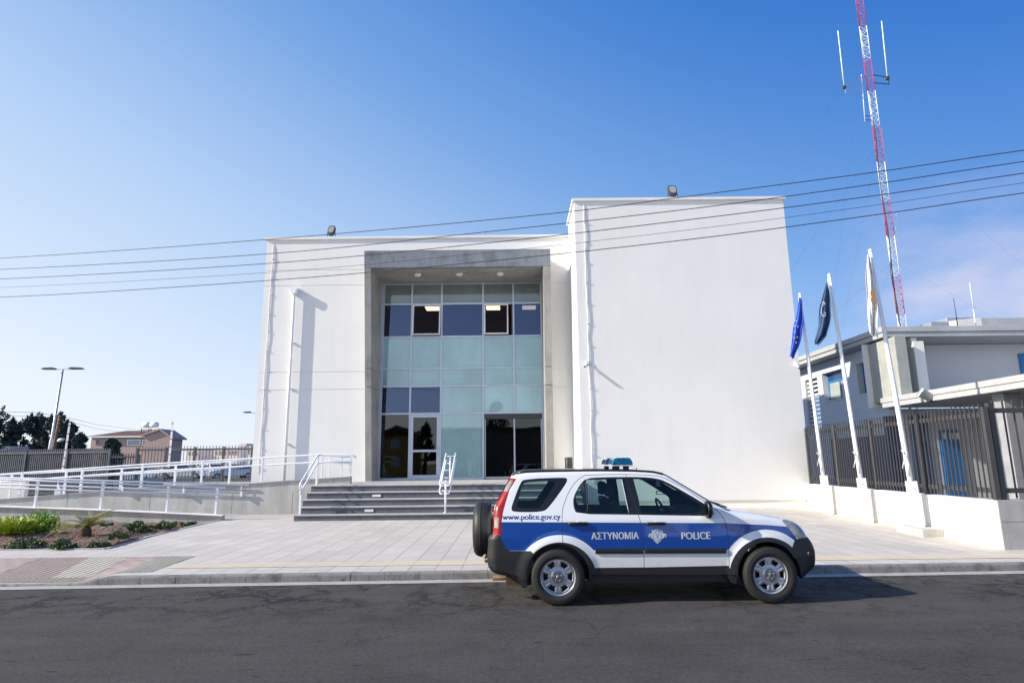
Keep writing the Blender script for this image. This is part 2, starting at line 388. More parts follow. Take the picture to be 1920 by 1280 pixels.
# glass: one sheet, mirror at grazing angle, tinted straight on
def glass(name, tint, refl=1.45, rough=.02, body=None, amount=0.0, gcol=(.95, .97, 1)):
    m = Mt(name); nt = m.nt; nt.nodes.remove(m.p)
    tr = m.n('ShaderNodeBsdfTransparent'); tr.inputs[0].default_value = (*tint, 1)
    gl = m.n('ShaderNodeBsdfGlossy'); gl.inputs['Roughness'].default_value = rough; gl.inputs[0].default_value = (*gcol, 1)
    fr = m.n('ShaderNodeFresnel'); fr.inputs['IOR'].default_value = refl
    v = m.co('Object'); b = m.n('ShaderNodeBump'); b.inputs['Strength'].default_value = .04; b.inputs['Distance'].default_value = .05
    m.l(m.noise(v, .8, 2), b.inputs['Height']); m.l(b.outputs[0], gl.inputs['Normal'])
    mx = m.n('ShaderNodeMixShader')
    base = tr.outputs[0]
    if body:
        df = m.n('ShaderNodeBsdfDiffuse'); oi = m.n('ShaderNodeObjectInfo')
        wv = m.n('ShaderNodeVectorMath', operation='ADD'); cx_ = m.n('ShaderNodeCombineXYZ'); m.l(m.math('MULTIPLY', oi.outputs['Random'], 40.0), cx_.inputs[0]); m.l(m.co('Object', sc=(.9, .9, .45)), wv.inputs[0]); m.l(cx_.outputs[0], wv.inputs[1])
        g = m.noise(wv.outputs[0], 1.0, 4, .6)
        bc = m.ramp(g, [(.3, tuple(x*.78 for x in body)), (.7, tuple(x*1.10 for x in body))])
        fine_ = m.n('ShaderNodeTexWave', wave_type='BANDS', bands_direction='Z'); fine_.inputs['Scale'].default_value = 9; m.l(m.co('Object'), fine_.inputs['Vector'])
        bc = m.mix(1.0, bc, m.ramp(fine_.outputs['Fac'], [(.0, .95), (1.0, 1.0)]), 'MULTIPLY')
        m.l(m.mix(1.0, bc, m.ramp(oi.outputs['Random'], [(0.0, .86), (1.0, 1.04)]), 'MULTIPLY'), df.inputs[0])
        q = m.n('ShaderNodeMixShader'); q.inputs[0].default_value = amount
        m.l(tr.outputs[0], q.inputs[1]); m.l(df.outputs[0], q.inputs[2]); base = q.outputs[0]
    m.l(fr.outputs[0], mx.inputs[0]); m.l(base, mx.inputs[1]); m.l(gl.outputs[0], mx.inputs[2]); m.l(mx.outputs[0], m.o.inputs[0])
    return m.m
M['glass_clear'] = glass('tinted_window_glass', (.42, .47, .54), 2.15, gcol=(.34, .44, .74))
M['glass_dark'] = glass('dark_window_glass', (.30, .33, .36), 1.6)
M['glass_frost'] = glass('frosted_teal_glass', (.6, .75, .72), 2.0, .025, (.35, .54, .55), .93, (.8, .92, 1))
M['glass_top'] = glass('shaded_grey_green_glass', (.5, .6, .58), 1.9, .03, (.20, .25, .235), .85)  # frosted glass darkened in colour for the header shade and mirrored soffit
M['open_pane'] = glass('opened_window_glass', (.85, .78, .72), 1.25)
M['glass_car'] = glass('car_window_glass', (.60, .72, .70), 1.45)
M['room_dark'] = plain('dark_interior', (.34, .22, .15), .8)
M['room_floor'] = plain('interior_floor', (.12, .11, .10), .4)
def emis(name, col, st):
    m = Mt(name); m.set(col, .5); m.p.inputs['Emission Color'].default_value = (*col, 1); m.p.inputs['Emission Strength'].default_value = st; return m.m
M['ceiling_panel'] = emis('lit_ceiling_panel', (1, .70, .46), 1.6)

# ------------------------------------------------------------------ ground and pavement
def sm(a, b, x):
    t = min(1.0, max(0.0, (x-a)/(b-a))); return t*t*(3-2*t)
def zp(x, y):                                         # pavement height with the lowered crossing
    f = sm(-6.05, -6.75, x)*(1-sm(10.1, 12.0, y)) if x > -6.75 else (1-sm(10.1, 12.0, y))
    if x < -13.5: f *= 1-sm(-13.5, -14.3, x) if x > -14.3 else 0
    return .12 - .095*f + .002*max(0, y-12)
def struct(o): o['kind'] = 'structure'; return o
struct(MB().add([(-900, -300, -.03), (900, -300, -.03), (900, 1500, -.03), (-900, 1500, -.03)], [(0, 1, 2, 3)]).build('ground', M['ground']))
def ky(x): return 9.955+.028*max(-14, min(14, x))     # kerb line, not quite square to the view
XS = [-200, -14, 14, 200]
def band(y0, y1, z, f=lambda a: a): 
    b = MB(); P0 = [(x, (ky(x)+y0) if y0 > -5 else -14, z) for x in XS]; P1 = [(x, ky(x)+y1, z) for x in XS]
    b.add(P0+P1, [(i, i+1, 5+i, 4+i) for i in range(3)]); return b
struct(band(-9, -.222, 0).build('road', M['asphalt']))
struct(band(-.24, -.002, .007).build('gutter', M['gutter']))
k = MB(); xs = -16.0; rk = random.Random(4)
while xs < 16:
    a, b = xs, xs+.515; sh = rk.uniform(-.004, .004)
    for (p, q) in [(a + (b-a)*i/4, a + (b-a)*(i+1)/4) for i in range(4)]:
        z0, z1 = zp(p, 10.0), zp(q, 10.0)
        pr = lambda x, z: [(x, ky(x)+sh, -.02), (x, ky(x)+.004+sh, z-.030), (x, ky(x)+.012+sh, z-.010), (x, ky(x)+.028+sh, z), (x, ky(x)+.130, z), (x, ky(x)+.130, -.02)]
        A, B = pr(p, z0), pr(q, z1)
        fs = [(i, i+1, 7+i, 6+i) for i in range(5)]
        if p == a: fs.append((0, 5, 4, 3, 2, 1))
        if q >= b-1e-6: fs.append((6, 7, 8, 9, 10, 11))
        k.add(A+B, fs)
    xs += .52
struct(k.build('kerb', M['kerb']))
kj = MB(); kj.add([(x, ky(x)+y, z) for x in (-14, 14) for y, z in ((.018, -.02), (.018, .012), (.12, .012))], [(0, 1, 4, 3), (1, 2, 5, 4)]); struct(kj.build('kerb_joints', M['kerb_joint']))
g = MB()
EDGE = [(12.95, -8.13), (13.9, -8.30), (15.0, -8.47), (16.4, -8.60), (17.9, -8.66), (19.0, -8.66)]
def bedx(y):
    if y < 12.949: return -40
    if y > 18.99: return -8.66
    for (a, xa), (b, xb) in zip(EDGE[:-1], EDGE[1:]):
        if y <= b: return xa+(xb-xa)*(y-a)/(b-a)
    return -8.66
fr_ys = [i/11 for i in range(12)]
ys = [12.95, 13.4, 13.9, 14.45, 15.0, 15.7, 16.4, 17.15, 17.9, 18.45, 19.0, 20.12, 21, 22, 23, 24, 25]
n = 420                                               # front strip, finely divided for the lowered crossing
for j in range(11):
    for i in range(n):
        q = []
        for (ii, jj) in ((i, j), (i+1, j), (i+1, j+1), (i, j+1)):
            x = -40+(12+40)*ii/n; y0_ = ky(x)+.128; y = y0_+(12.95-y0_)*fr_ys[jj]; q.append((x, y, zp(x, y)))
        g.add(q, [(0, 1, 2, 3)])
for j in range(len(ys)-1):
    y0, y1 = ys[j], ys[j+1]; xl0, xl1 = (bedx(y0), bedx(y1)) if y0 < 18.9 else (-9.25, -9.25)
    if y0 >= 12.949 and y0 < 18.9: xl0 = bedx(y0+1e-4)
    xr = 12; n = 30
    for i in range(n):
        a0 = xl0+(xr-xl0)*i/n; a1 = xl0+(xr-xl0)*(i+1)/n; b0 = xl1+(xr-xl1)*i/n; b1 = xl1+(xr-xl1)*(i+1)/n
        g.add([(a0, y0, zp(a0, y0)), (a1, y0, zp(a1, y0)), (b1, y1, zp(b1, y1)), (b0, y1, zp(b0, y1))], [(0, 1, 2, 3)])
struct(g.build('pavement', M['paving']))
def patch(name, poly, mat, dz=.005, n=16):            # a strip laid on the pavement, quad (4 corners) subdivided
    p = MB(); a, b, c, d = [Vector((*q, 0)) for q in poly]
    for i in range(n):
        for j in range(8):
            q = []
            for (s, t) in ((i/n, j/8), ((i+1)/n, j/8), ((i+1)/n, (j+1)/8), (i/n, (j+1)/8)):
                e = a.lerp(b, s).lerp(d.lerp(c, s), t); q.append((e.x, e.y, zp(e.x, e.y)+dz))
            p.add(q, [(0, 1, 2, 3)])
    return struct(p.build(name, mat))
patch('guide_strip', [(-5.62, 10.50), (13, 10.72), (13, 11.20), (-5.72, 10.96)], M['guide'], .005, 60)
patch('tactile_grey', [(-6.20, 10.16), (-5.66, 10.18), (-5.80, 11.84), (-6.42, 11.84)], M['tac_grey'])
patch('tactile_pink_edge', [(-6.62, 9.95), (-6.205, 10.13), (-6.425, 11.84), (-6.98, 11.84)], M['tac_pink'])
patch('tactile_cream', [(-7.30, 10.30), (-6.70, 10.30), (-6.985, 11.84), (-7.72, 11.84)], M['tac_cream'])
patch('tactile_pink_ribs', [(-8.30, 10.30), (-7.305, 10.30), (-7.725, 11.84), (-8.62, 11.84)], M['tac_pink_bar'])
patch('tactile_pink_dashes', [(-10.5, 10.30), (-8.305, 10.30), (-8.625, 11.84), (-10.2, 11.84)], M['tac_pink'])
patch('tactile_grey_far', [(-13.5, 10.30), (-10.505, 10.30), (-10.205, 11.84), (-13.0, 11.84)], M['tac_grey'])
patch('tactile_dots', [(-13.5, 9.84), (-6.63, 9.95), (-6.705, 10.295), (-13.5, 10.295)], M['tac_dots'], .0055, 60)
# planting bed
random.seed(3)
s = MB(); NX, NY = 240, 70
from mathutils import noise as mn
def soilz(x, y):
    e = min(1, max(0, (y-12.9)/.5))
    return .10 + e*(.10*mn.noise(Vector((x*.7, y*.7, 0))) + .05*mn.noise(Vector((x*2.6, y*2.6, 3))) + .022*mn.noise(Vector((x*9, y*9, 7))) + .05 - .09*sm(15.5, 18.5, y))
for j in range(NY):
    for i in range(NX):
        def P(i, j):
            y = 12.6 + (19.05-12.6)*j/NY
            xr = bedx(max(y, 12.95))-.01
            xl = -34.0
            x = xl+(xr-xl)*(1-(1-i/NX)**1.6)
            yy = y if y > 12.95 else max(y, 12.95-(12.95-12.55)*(-8.13-x)/52)
            return (x, yy, soilz(x, yy) if i < NX else .10)
        s.add([P(i, j), P(i+1, j), P(i+1, j+1), P(i, j+1)], [(0, 1, 2, 3)], True)
struct(s.build('planting_bed_soil', M['soil']))
e = MB()
for (a, xa), (b, xb) in zip(EDGE[:-1], EDGE[1:]): e.bar((xa, a, .112), (xb, b, .112+.002*(b-12)), .09, .06)
e.bar((-34, 12.90, .105), (-8.14, 12.93, .11), .09, .06)
struct(e.build('bed_edging', M['gutter']))
struct(MB().add([(-120, 24.2, .1), (-10, 24.2, .1), (-10, 56, .34), (-120, 56, .34), (-10, 130, .34), (-120, 130, .34)], [(0, 1, 2, 3), (3, 2, 4, 5)]).build('car_park', M['asphalt_far']))
struct(MB().add([(9.9, 11.7, .12), (90, 11.7, .12), (90, 60, .12), (9.9, 60, .12)], [(0, 1, 2, 3)]).build('yard', M['asphalt_far']))

# ------------------------------------------------------------------ police station
bd = thing('police_station', 'white rendered two storey station building with grey concrete entrance frame and tall glazing', 'building', (-2, 24, .13))
TOPL, TOPR = 10.76, 11.12
jz = [at(600, v, 24).z for v in (506, 535, 697, 730)]
# left wall in horizontal bands so the joints are real gaps
wl = MB(); zs = [.1] + sorted(jz) + [TOPL-.10]
PX0, PX1 = -5.55, 1.53                                # outer edges of the portal at the facade
for a, b in zip(zs[:-1], zs[1:]):
    wl.box(-9.9, PX0, 24.0, 24.4, a+(.012 if a > 1 else 0), b-(.012 if b < 10 else 0))
wl.box(-9.86, PX0, 24.02, 24.38, .1, TOPL-.12)
wl.box(-9.9, -9.5, 24.4, 33.0, .1, TOPL-.1); wl.box(-9.9, 2.31, 32.6, 33, .1, TOPL-.1)
wl.box(PX0, PX1, 24.0, 24.4, 9.75, TOPL-.1)
wl.build('left_wall', M['plaster'], bd)
wm = MB()
for a, b in zip(zs[:-1], zs[1:]):
    wm.box(PX1, 2.31, 24.0, 24.4, a+(.012 if a > 1 else 0), b-(.012 if b < 10 else 0))
wm.box(PX1, 2.31, 24.02, 24.38, .1, TOPL-.12)
wm.build('middle_wall', M['plaster'], bd)
wr = MB(); wr.box(2.31, 9.93, 21.3, 21.6, .42, TOPR-.10); wr.box(2.31, 2.6, 21.6, 23.7, .42, TOPR-.10); wr.box(2.31, 2.6, 23.7, 33, .42, TOPL-.1); wr.box(9.63, 9.93, 21.6, 22.5, .1, TOPR-.1); wr.box(2.6, 9.63, 22.3, 22.5, .1, TOPR-.1)
wr.build('right_wing_wall', M['plaster'], bd)
MB().box(2.35, 9.89, 21.34, 21.7, .1, .42).build('plinth', M['plaster2'], bd)
MB().box(2.33, 9.9, 21.22, 21.34, .1, .20).build('plinth_ledge', M['plaster2'], bd)
cp = MB(); cp.box(-9.97, 2.31, 23.93, 24.45, TOPL-.10, TOPL); cp.box(-9.97, -9.45, 24.45, 33, TOPL-.1, TOPL)
cp.box(2.24, 10.0, 21.23, 21.66, TOPR-.10, TOPR); cp.box(2.24, 2.62, 21.66, 23.7, TOPR-.1, TOPR); cp.box(9.6, 10.0, 21.66, 22.55, TOPR-.1, TOPR); cp.box(2.62, 9.6, 22.25, 22.55, TOPR-.1, TOPR)
cp.build('parapet_coping', M['coping'], bd)
MB().box(-9.5, 2.31, 24.4, 32.6, TOPL-.8, TOPL-.6).box(2.6, 9.63, 21.6, 22.3, TOPR-.7, TOPR-.5).build('flat_roof', M['concrete'], bd)
# leaning concrete portal
zt, zb = 9.72, 1.06
yf = lambda z: 23.82 - (z-zb)/(zt-zb)*1.12            # front face leans outwards
GY = 24.8
def lean_block(mb, x0, x1, z0, z1, x0t=None, x1t=None, yb=24.9):
    x0t = x0 if x0t is None else x0t; x1t = x1 if x1t is None else x1t
    v = [(x0, yf(z0), z0), (x1, yf(z0), z0), (x1, yb, z0), (x0, yb, z0), (x0t, yf(z1), z1), (x1t, yf(z1), z1), (x1t, yb, z1), (x0t, yb, z1)]
    mb.add(v, [(0, 3, 2, 1), (4, 5, 6, 7), (0, 1, 5, 4), (1, 2, 6, 5), (2, 3, 7, 6), (3, 0, 4, 7)])
zh = 9.06                                             # underside of the header
pj = MB(); pk2 = MB(); zj = sorted(jz)[:2]
for (a, b) in ((zb, zj[0]), (zj[0]+.02, zj[1]), (zj[1]+.02, zh)):
    la = lambda z: -5.55 - .07*(z-zb)/(zt-zb); ra = lambda z: 1.53 - .03*(z-zb)/(zt-zb)
    lean_block(pj, la(a), -5.30-.06*(a-zb)/8, a, b, la(b), -5.30-.06*(b-zb)/8)
    lean_block(pk2, 1.24-.02*(a-zb)/8, ra(a), a, b, 1.24-.02*(b-zb)/8, ra(b))
pj.build('portal_jamb', M['concrete'], bd, .01); pk2.build('portal_jamb', M['concrete'], bd, .01)
ph = MB(); lean_block(ph, -5.62, 1.50, zh+.004, zt, yb=24.9); ph.build('portal_header', M['concrete_header'], bd, .01)
MB().box(-5.36, 1.22, 22.95, 24.86, zh-.03, zh+.002).build('portal_soffit', M['concrete'], bd)
for i, px in enumerate((783, 861, 938)):
    p = at(px, 520, 23.5); l_ = MB(); l_.lathe([(.001, -.0), (.14, -.0), (.14, -.05), (.11, -.10), (.001, -.11)], (p.x, 23.5, zh-.031), 'Z', 20)
    l_.build('soffit_lamp', M['white_plastic'], bd)
# glazing
GX = [-5.24, -4.08, -2.86, -1.17, .07, 1.2]
GZ = [1.13, 3.65, 4.74, 5.45, 6.75, 8.12, 8.98]
fr = MB(); t = .035
for i, x in enumerate(GX):
    z1 = GZ[-1]+.04
    if x == .07: fr.box(x-t, x+t, GY-.06, GY+.06, 3.65, z1)
    else: fr.box(x-t, x+t, GY-.06, GY+.06, 1.07, z1)
for z in GZ:
    if z == 1.13: fr.box(GX[0]+t, GX[3]-t, GY-.055, GY+.055, 1.075, 1.16)
    else: fr.box(GX[0]+t, GX[-1]-t, GY-.055, GY+.055, z-t, z+t)
fr.box(-5.5, GX[0]-t, GY-.05, GY+.05, 1.07, 9.03); fr.box(GX[-1]+t, 1.4, GY-.05, GY+.05, 1.07, 9.03)
fr.build('curtain_wall_frame', M['alu'], bd)
for c in range(5):
    for r in range(6):
        x0, x1, z0, z1 = GX[c]+t, GX[c+1]-t, GZ[r]+t, GZ[r+1]-t
        if r == 0 and c >= 1 and c != 2: continue
        if r == 0: mt = 'glass_dark' if c == 0 else 'glass_frost'
        elif r == 1: mt = 'glass_clear' if c < 2 else 'glass_frost'
        elif r == 4:
            if c in (1, 3): continue
            mt = 'glass_clear'
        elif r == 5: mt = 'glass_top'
        else: mt = 'glass_frost'
        MB().box(x0, x1, GY-.012, GY+.012, z0, z1).build('window_pane', M[mt], bd)
# two opened top-hung windows
for c in (1, 3):
    x0, x1, z0, z1 = GX[c]+t+.01, GX[c+1]-t-.01, 6.75+t+.01, 8.12-t-.01
    if c == 3: x1 = x0+.98
    sw = MB(); A = radians(5); s_ = .05
    def R(x, z): d = (z1-z); return (x, GY-.10-sin(A)*d, z1-cos(A)*d)
    def fb(xa, xb, za, zb_):
        v = []
        for dy in (-.025, .025):
            for (x, z) in ((xa, za), (xb, za), (xb, zb_), (xa, zb_)):
                q = R(x, z); v.append((q[0], q[1]+dy, q[2]))
        sw.add(v, [(0, 1, 2, 3), (7, 6, 5, 4), (0, 4, 5, 1), (1, 5, 6, 2), (2, 6, 7, 3), (3, 7, 4, 0)])
    fb(x0, x0+s_, z0, z1); fb(x1-s_, x1, z0, z1); fb(x0+s_, x1-s_, z0, z0+s_); fb(x0+s_, x1-s_, z1-s_, z1)
    o = sw.build('open_window_frame', M['white_metal'], bd)
    pn = MB(); pn.add([R(x0+s_, z0+s_), R(x1-s_, z0+s_), R(x1-s_, z1-s_), R(x0+s_, z1-s_)], [(0, 1, 2, 3)]); pn.build('pane', M['open_pane'], o)
    MB().box(GX[c]+t, GX[c]+t+.05, GY-.07, GY+.05, 6.79, 8.08).build('window_jamb', M['dark_metal'], bd); MB().box(GX[c+1]-t-.05, GX[c+1]-t, GY-.07, GY+.05, 6.79, 8.08).build('window_jamb', M['dark_metal'], bd)
# framed swing door
x0, x1, z0, z1 = GX[1]+t, GX[2]-t, 1.10, 3.61
d = MB(); q = .11
d.box(x0, x0+q, GY-.07, GY+.04, z0, z1); d.box(x1-q, x1, GY-.07, GY+.04, z0, z1); d.box(x0+q, x1-q, GY-.07, GY+.04, z1-q, z1); d.box(x0+q, x1-q, GY-.07, GY+.04, z0, z0+.17); d.box(x0+q, x1-q, GY-.07, GY+.04, 2.15, 2.24)
dr = d.build('door', M['alu'], bd, .004)
MB().box(x0+q, x1-q, GY-.01, GY+.01, z0+.17, 2.15).build('pane', M['glass_dark'], dr)
MB().box(x0+q, x1-q, GY-.01, GY+.01, 2.24, z1-q).build('pane', M['glass_dark'], dr)
MB().tube([(x1-.05, GY-.07, 2.02), (x1-.05, GY-.13, 2.05), (x1-.05, GY-.13, 2.35), (x1-.05, GY-.07, 2.38)], .012).build('handle', M['grey_metal'], dr)
# sliding entrance doors
x0, x1 = GX[3]+t, GX[5]-t
sd = MB(); sd.box(x0, x1, GY-.05, GY+.25, 3.42, 3.61)
sh = sd.build('sliding_door_header', M['dark_metal'], bd)
for (a, b, yy) in ((x0+.02, .06, GY+.10), (.05, x1-.02, GY+.05)):
    f = MB(); f.box(a, a+.035, yy-.02, yy+.02, 1.10, 3.42); f.box(b-.035, b, yy-.02, yy+.02, 1.10, 3.42); f.box(a+.035, b-.035, yy-.02, yy+.02, 1.10, 1.17)
    o = f.build('sliding_door', M['alu'], bd); MB().box(a+.035, b-.035, yy-.006, yy+.006, 1.17, 3.42).build('pane', M['glass_dark'], o)
# interior seen through the glass
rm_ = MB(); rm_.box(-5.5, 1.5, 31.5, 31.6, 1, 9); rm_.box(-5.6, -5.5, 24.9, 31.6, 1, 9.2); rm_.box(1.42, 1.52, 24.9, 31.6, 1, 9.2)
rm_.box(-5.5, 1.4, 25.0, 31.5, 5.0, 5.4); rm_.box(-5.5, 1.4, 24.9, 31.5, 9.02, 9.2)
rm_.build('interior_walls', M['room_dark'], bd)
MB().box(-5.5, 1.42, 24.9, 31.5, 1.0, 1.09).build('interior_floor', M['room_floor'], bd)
for (u, v) in ((812, 577), (925, 590), (992, 588), (795, 640)):
    p = at(u, v, 27)
    if v > 600: continue
    MB().box(p.x-.30, p.x+.30, 26.6, 27.2, 8.44, 8.48).build('ceiling_panel', M['ceiling_panel'], bd)
MB().box(-2.4, .8, 29.2, 29.9, 1.09, 2.2).build('reception_desk', plain('desk', (.25, .2, .15), .5), bd)
# rainwater pipe with hopper
dp = MB(); dp.tube([(-8.63, 23.87, 8.35), (-8.60, 23.87, 1.13)], .055, 12); dp.tube([(-8.63, 23.87, 8.3), (-8.63, 24.0, 8.45)], .05, 10)
dpo = dp.build('downpipe', M['white_metal'], bd)
hp = MB(); hp.prism([(-8.78, 8.62), (-8.50, 8.62), (-8.50, 8.5), (-8.57, 8.35), (-8.69, 8.35), (-8.78, 8.5)], 23.74, 23.995, 'Y'); hp.build('hopper', M['white_metal'], dpo)
for z in (2.5, 4.6, 6.4): MB().box(-8.68, -8.55, 23.93, 24.0, z, z+.03).build('bracket', M['white_metal'], dpo)
def conduit(x, y, z0, z1, name='cable_conduit'):
    pts = []; z = z1; i = 0
    while z > z0:
        pts.append((x+.012*sin(z*2.1)+.008*sin(z*6), y-.018-.010*abs(sin(z*2.1)), z)); z -= .16
    pts[0] = (x, y, z1)
    c = MB(); c.tube(pts, .012, 6); c.tube([(px_+.03, py_, pz_) for px_, py_, pz_ in pts], .008, 5); o = c.build(name, M['white_plastic'], bd)
    cl = MB(); cl.box(x-.003, x+.003, y-.004, y-.001, z0+.3, z1-.2); z = z0+.3
    while z < z1: cl.box(x-.03, x+.07, y-.05, y-.001, z, z+.025); z += .75
    cl.build('cable_clips', M['white_plastic'], o)
conduit(-9.62, 24.0, 1.3, 10.5); conduit(2.66, 21.3, .9, 10.9)
MB().tube([(-1.2, 27, 10.1), (-1.2, 27, 12.05)], .03, 6).build('roof_vent_rod', M['grey_metal'], bd)

# floodlights on the parapets
def floodlight(x, y, z, label, s=1.0):
    t_ = thing('floodlight', label, 'floodlight', (x, y, z), 'floodlights on the parapets of the station')
    b = MB(); b.bar((x-.17*s, y, z), (x-.17*s, y, z+.22*s), .02, .03); b.bar((x+.17*s, y, z), (x+.17*s, y, z+.22*s), .02, .03); b.bar((x-.18*s, y, z+.01), (x+.18*s, y, z+.01), .03, .02)
    b.build('bracket', M['dark_metal'], t_)
    T = Matrix.Translation((x, y, z+.34*s)) @ Matrix.Rotation(radians(-28), 4, 'X')
    pr = [(-.13, -.2), (-.06, -.27), (.06, -.27), (.13, -.2), (.155, .05), (.14, .2), (.08, .24), (-.08, .24), (-.14, .2), (-.155, .05)]
    h = MB(); h.prism([(a*s, c*s) for a, c in pr], -.05*s, .10*s, 'Y'); h.v = [tuple(T @ Vector(q)) for q in h.v]; hd = h.build('lamp_head', M['dark_metal'], t_, .008)
    g_ = MB(); g_.prism([(a*s*.78, c*s*.76) for a, c in pr], -.056*s, -.051*s, 'Y'); g_.v = [tuple(T @ Vector(q)) for q in g_.v]; g_.build('lens', plain('lamp_lens', (.32, .31, .30), .2), hd)
floodlight(-7.32, 24.05, TOPL, 'dark floodlight on the parapet above the left white wall', .95)
floodlight(5.95, 21.4, TOPR, 'dark floodlight on the parapet above the taller right wing', 1.0)
# security cameras
def cctv(x, y, z, label, sx_):
    t_ = thing('security_camera', label, 'camera', (x, y, z), 'security cameras on the front wall')
    MB().box(x-.06, x+.06, y-.06, y, z-.06, z+.08).build('junction_box', M['white_plastic'], t_, .006)
    MB().tube([(x, y-.05, z), (x-.02*sx_, y-.12, z-.05), (x-.06*sx_, y-.16, z-.08)], .02, 8).build('bracket', M['white_plastic'], t_)
    d0 = Vector((-.5*sx_, -.75, -.35)).normalized(); c = Vector((x-.06*sx_, y-.17, z-.11))
    b = MB(); b.tube([c-d0*.09, c+d0*.13], .042, 12); h = b.build('housing', M['white_plastic'], t_)
    MB().tube([c+d0*.131, c+d0*.134], .032, 12).build('lens', M['black'], h)
p = at(1101, 681, 21.3); cctv(p.x, 21.3, p.z, 'white security camera near the left edge of the right wing', 1)
p = at(1492, 683, 21.3); cctv(9.83, 21.3, p.z, 'white security camera at the right corner of the wing behind the blue flag', .4)

# ------------------------------------------------------------------ steps, landing
st = thing('entrance_steps', 'five dark stone steps with pale treads up to the glazed entrance', 'steps', (-2, 18.5, .13))
rz = (1.08-.11)/5
sb = MB(); tr = MB()
SX0, SX1 = -6.33, 2.05
for i in range(5):
    y0 = 18.5+.35*i; z1 = .11+rz*(i+1)
    sb.box(SX0+.002*i, SX1, y0+.02, y0+.37 if i < 4 else 24.9, .08, z1-.035)
    if i < 4: tr.box(SX0-.012, SX1+.012, y0-.012, y0+.37, z1-.033, z1)
tr.box(SX0-.012, 2.309, 19.888, 24.7, 1.047, 1.08)
sb.build('risers', M['step'], st); tr.build('treads', M['nosing'], st, .004)
MB().box(2.06, 2.308, 19.9, 24.8, .1, 1.04).build('landing_side', M['step'], st)
for (u, v, i) in ((706, 930, 3), (692, 956, 1), (1240, 930, 3), (1085, 955, 1)):
    y0 = 18.52+.35*i; p = at(u, v, y0); zc = .11+rz*i+rz/2-.02
    o = MB().box(p.x-.16, p.x+.16, y0-.012, y0+.01, zc-.055, zc+.055).build('step_light', M['dark_metal'], st)
    MB().box(p.x-.13, p.x+.13, y0-.016, y0-.0125, zc-.035, zc+.035).build('diffuser', M['white_plastic'], o)

# ------------------------------------------------------------------ ramps and railings
rw = thing('ramp_wall', 'long grey concrete wall of the upper ramp rising to the steps behind the white rails', 'wall', (-12, 21.1, .13))
MY = 21.0
tp = [at(u, v, MY) for u, v in ((-340, 962), (0, 936), (200, 921), (262, 914), (465, 907), (560, 900), (657, 894))]
def wall_along(tp, y0, y1, zb_, x_end=None):
    m_ = MB(); n = len(tp)
    for a, b in zip(tp[:-1], tp[1:]):
        v = [(a.x, y0, zb_), (b.x, y0, zb_), (b.x, y0, b.z), (a.x, y0, a.z), (a.x, y1, zb_), (b.x, y1, zb_), (b.x, y1, b.z), (a.x, y1, a.z)]
        m_.add(v, [(0, 1, 2, 3), (5, 4, 7, 6), (3, 2, 6, 7)])
    a, b = tp[0], tp[-1]
    m_.add([(a.x, y0, zb_), (a.x, y1, zb_), (a.x, y1, a.z), (a.x, y0, a.z)], [(0, 1, 2, 3)]); m_.add([(b.x, y0, zb_), (b.x, y1, zb_), (b.x, y1, b.z), (b.x, y0, b.z)], [(3, 2, 1, 0)])
    return m_
tpw = [Vector((p.x, p.y, p.z)) for p in tp]
wall_along(tpw, MY, MY+.2, .05).build('wall_body', M['ramp_concrete'], rw)
cpg = MB()
for a, b in zip(tpw[:-1], tpw[1:]):
    cpg.bar((a.x, MY+.085, a.z+.012), (b.x, MY+.085, b.z+.012), .27, .024)
cpg.build('coping', M['nosing'], rw)
jn = MB()
for u in (435, 281, 126, 548):
    p = at(u, 940, MY); jn.box(p.x-.008, p.x+.008, MY-.002, MY+.001, .1, .85)
jn.build('wall_joints', M['kerb_joint'], rw)
fw = thing('planter_wall', 'low grey concrete wall with white coping behind the planting bed', 'wall', (-12, 20.2, .13))
FY = 19.0
tpf = [at(u, v, FY) for u, v in ((-400, 940), (0, 950), (200, 957), (415, 967))]
tpf[-1].x = -8.62
fwm = wall_along(tpf, FY, FY+.18, -.02); fwm.build('wall_body', M['ramp_concrete'], fw)
c_ = MB()
for a, b in zip(tpf[:-1], tpf[1:]): c_.bar((a.x, FY+.07, a.z+.015), (b.x+.02, FY+.07, b.z+.015), .28, .03)
c_.build('coping', M['coping'], fw)
# ramp slabs
r1 = MB()
r1.add([(-8.64, FY+.18, .137), (-8.64, MY, .137), (-26, MY, .75), (-26, FY+.18, .75)], [(0, 1, 2, 3)])
struct(r1.build('lower_ramp', M['nosing']))
r2 = MB(); a, b = tpw[0], tpw[4]
zf = lambda x: max(-.02, a.z+(b.z-a.z)*(x-a.x)/(b.x-a.x))
r2.add([(-26, MY+.2, zf(-26)-.1), (-6.3, MY+.2, 1.06), (-6.3, 23.0, 1.06), (-26, 23.0, zf(-26)-.1)], [(0, 1, 2, 3)])
struct(r2.build('upper_ramp', M['nosing']))
bw = MB(); bw.add([(-26, 23.0, -.03), (-6.3, 23.0, -.03), (-6.3, 23.0, 1.10), (-26, 23.0, zf(-26)-.05), (-26, 23.15, -.03), (-6.3, 23.15, -.03), (-6.3, 23.15, 1.10), (-26, 23.15, zf(-26)-.05)], [(0, 1, 2, 3), (7, 6, 5, 4), (3, 2, 6, 7), (1, 5, 6, 2), (0, 3, 7, 4)])
tag(bw.build('ramp_back_wall', M['ramp_concrete']), 'low concrete wall along the back edge of the upper ramp by the station', 'wall')

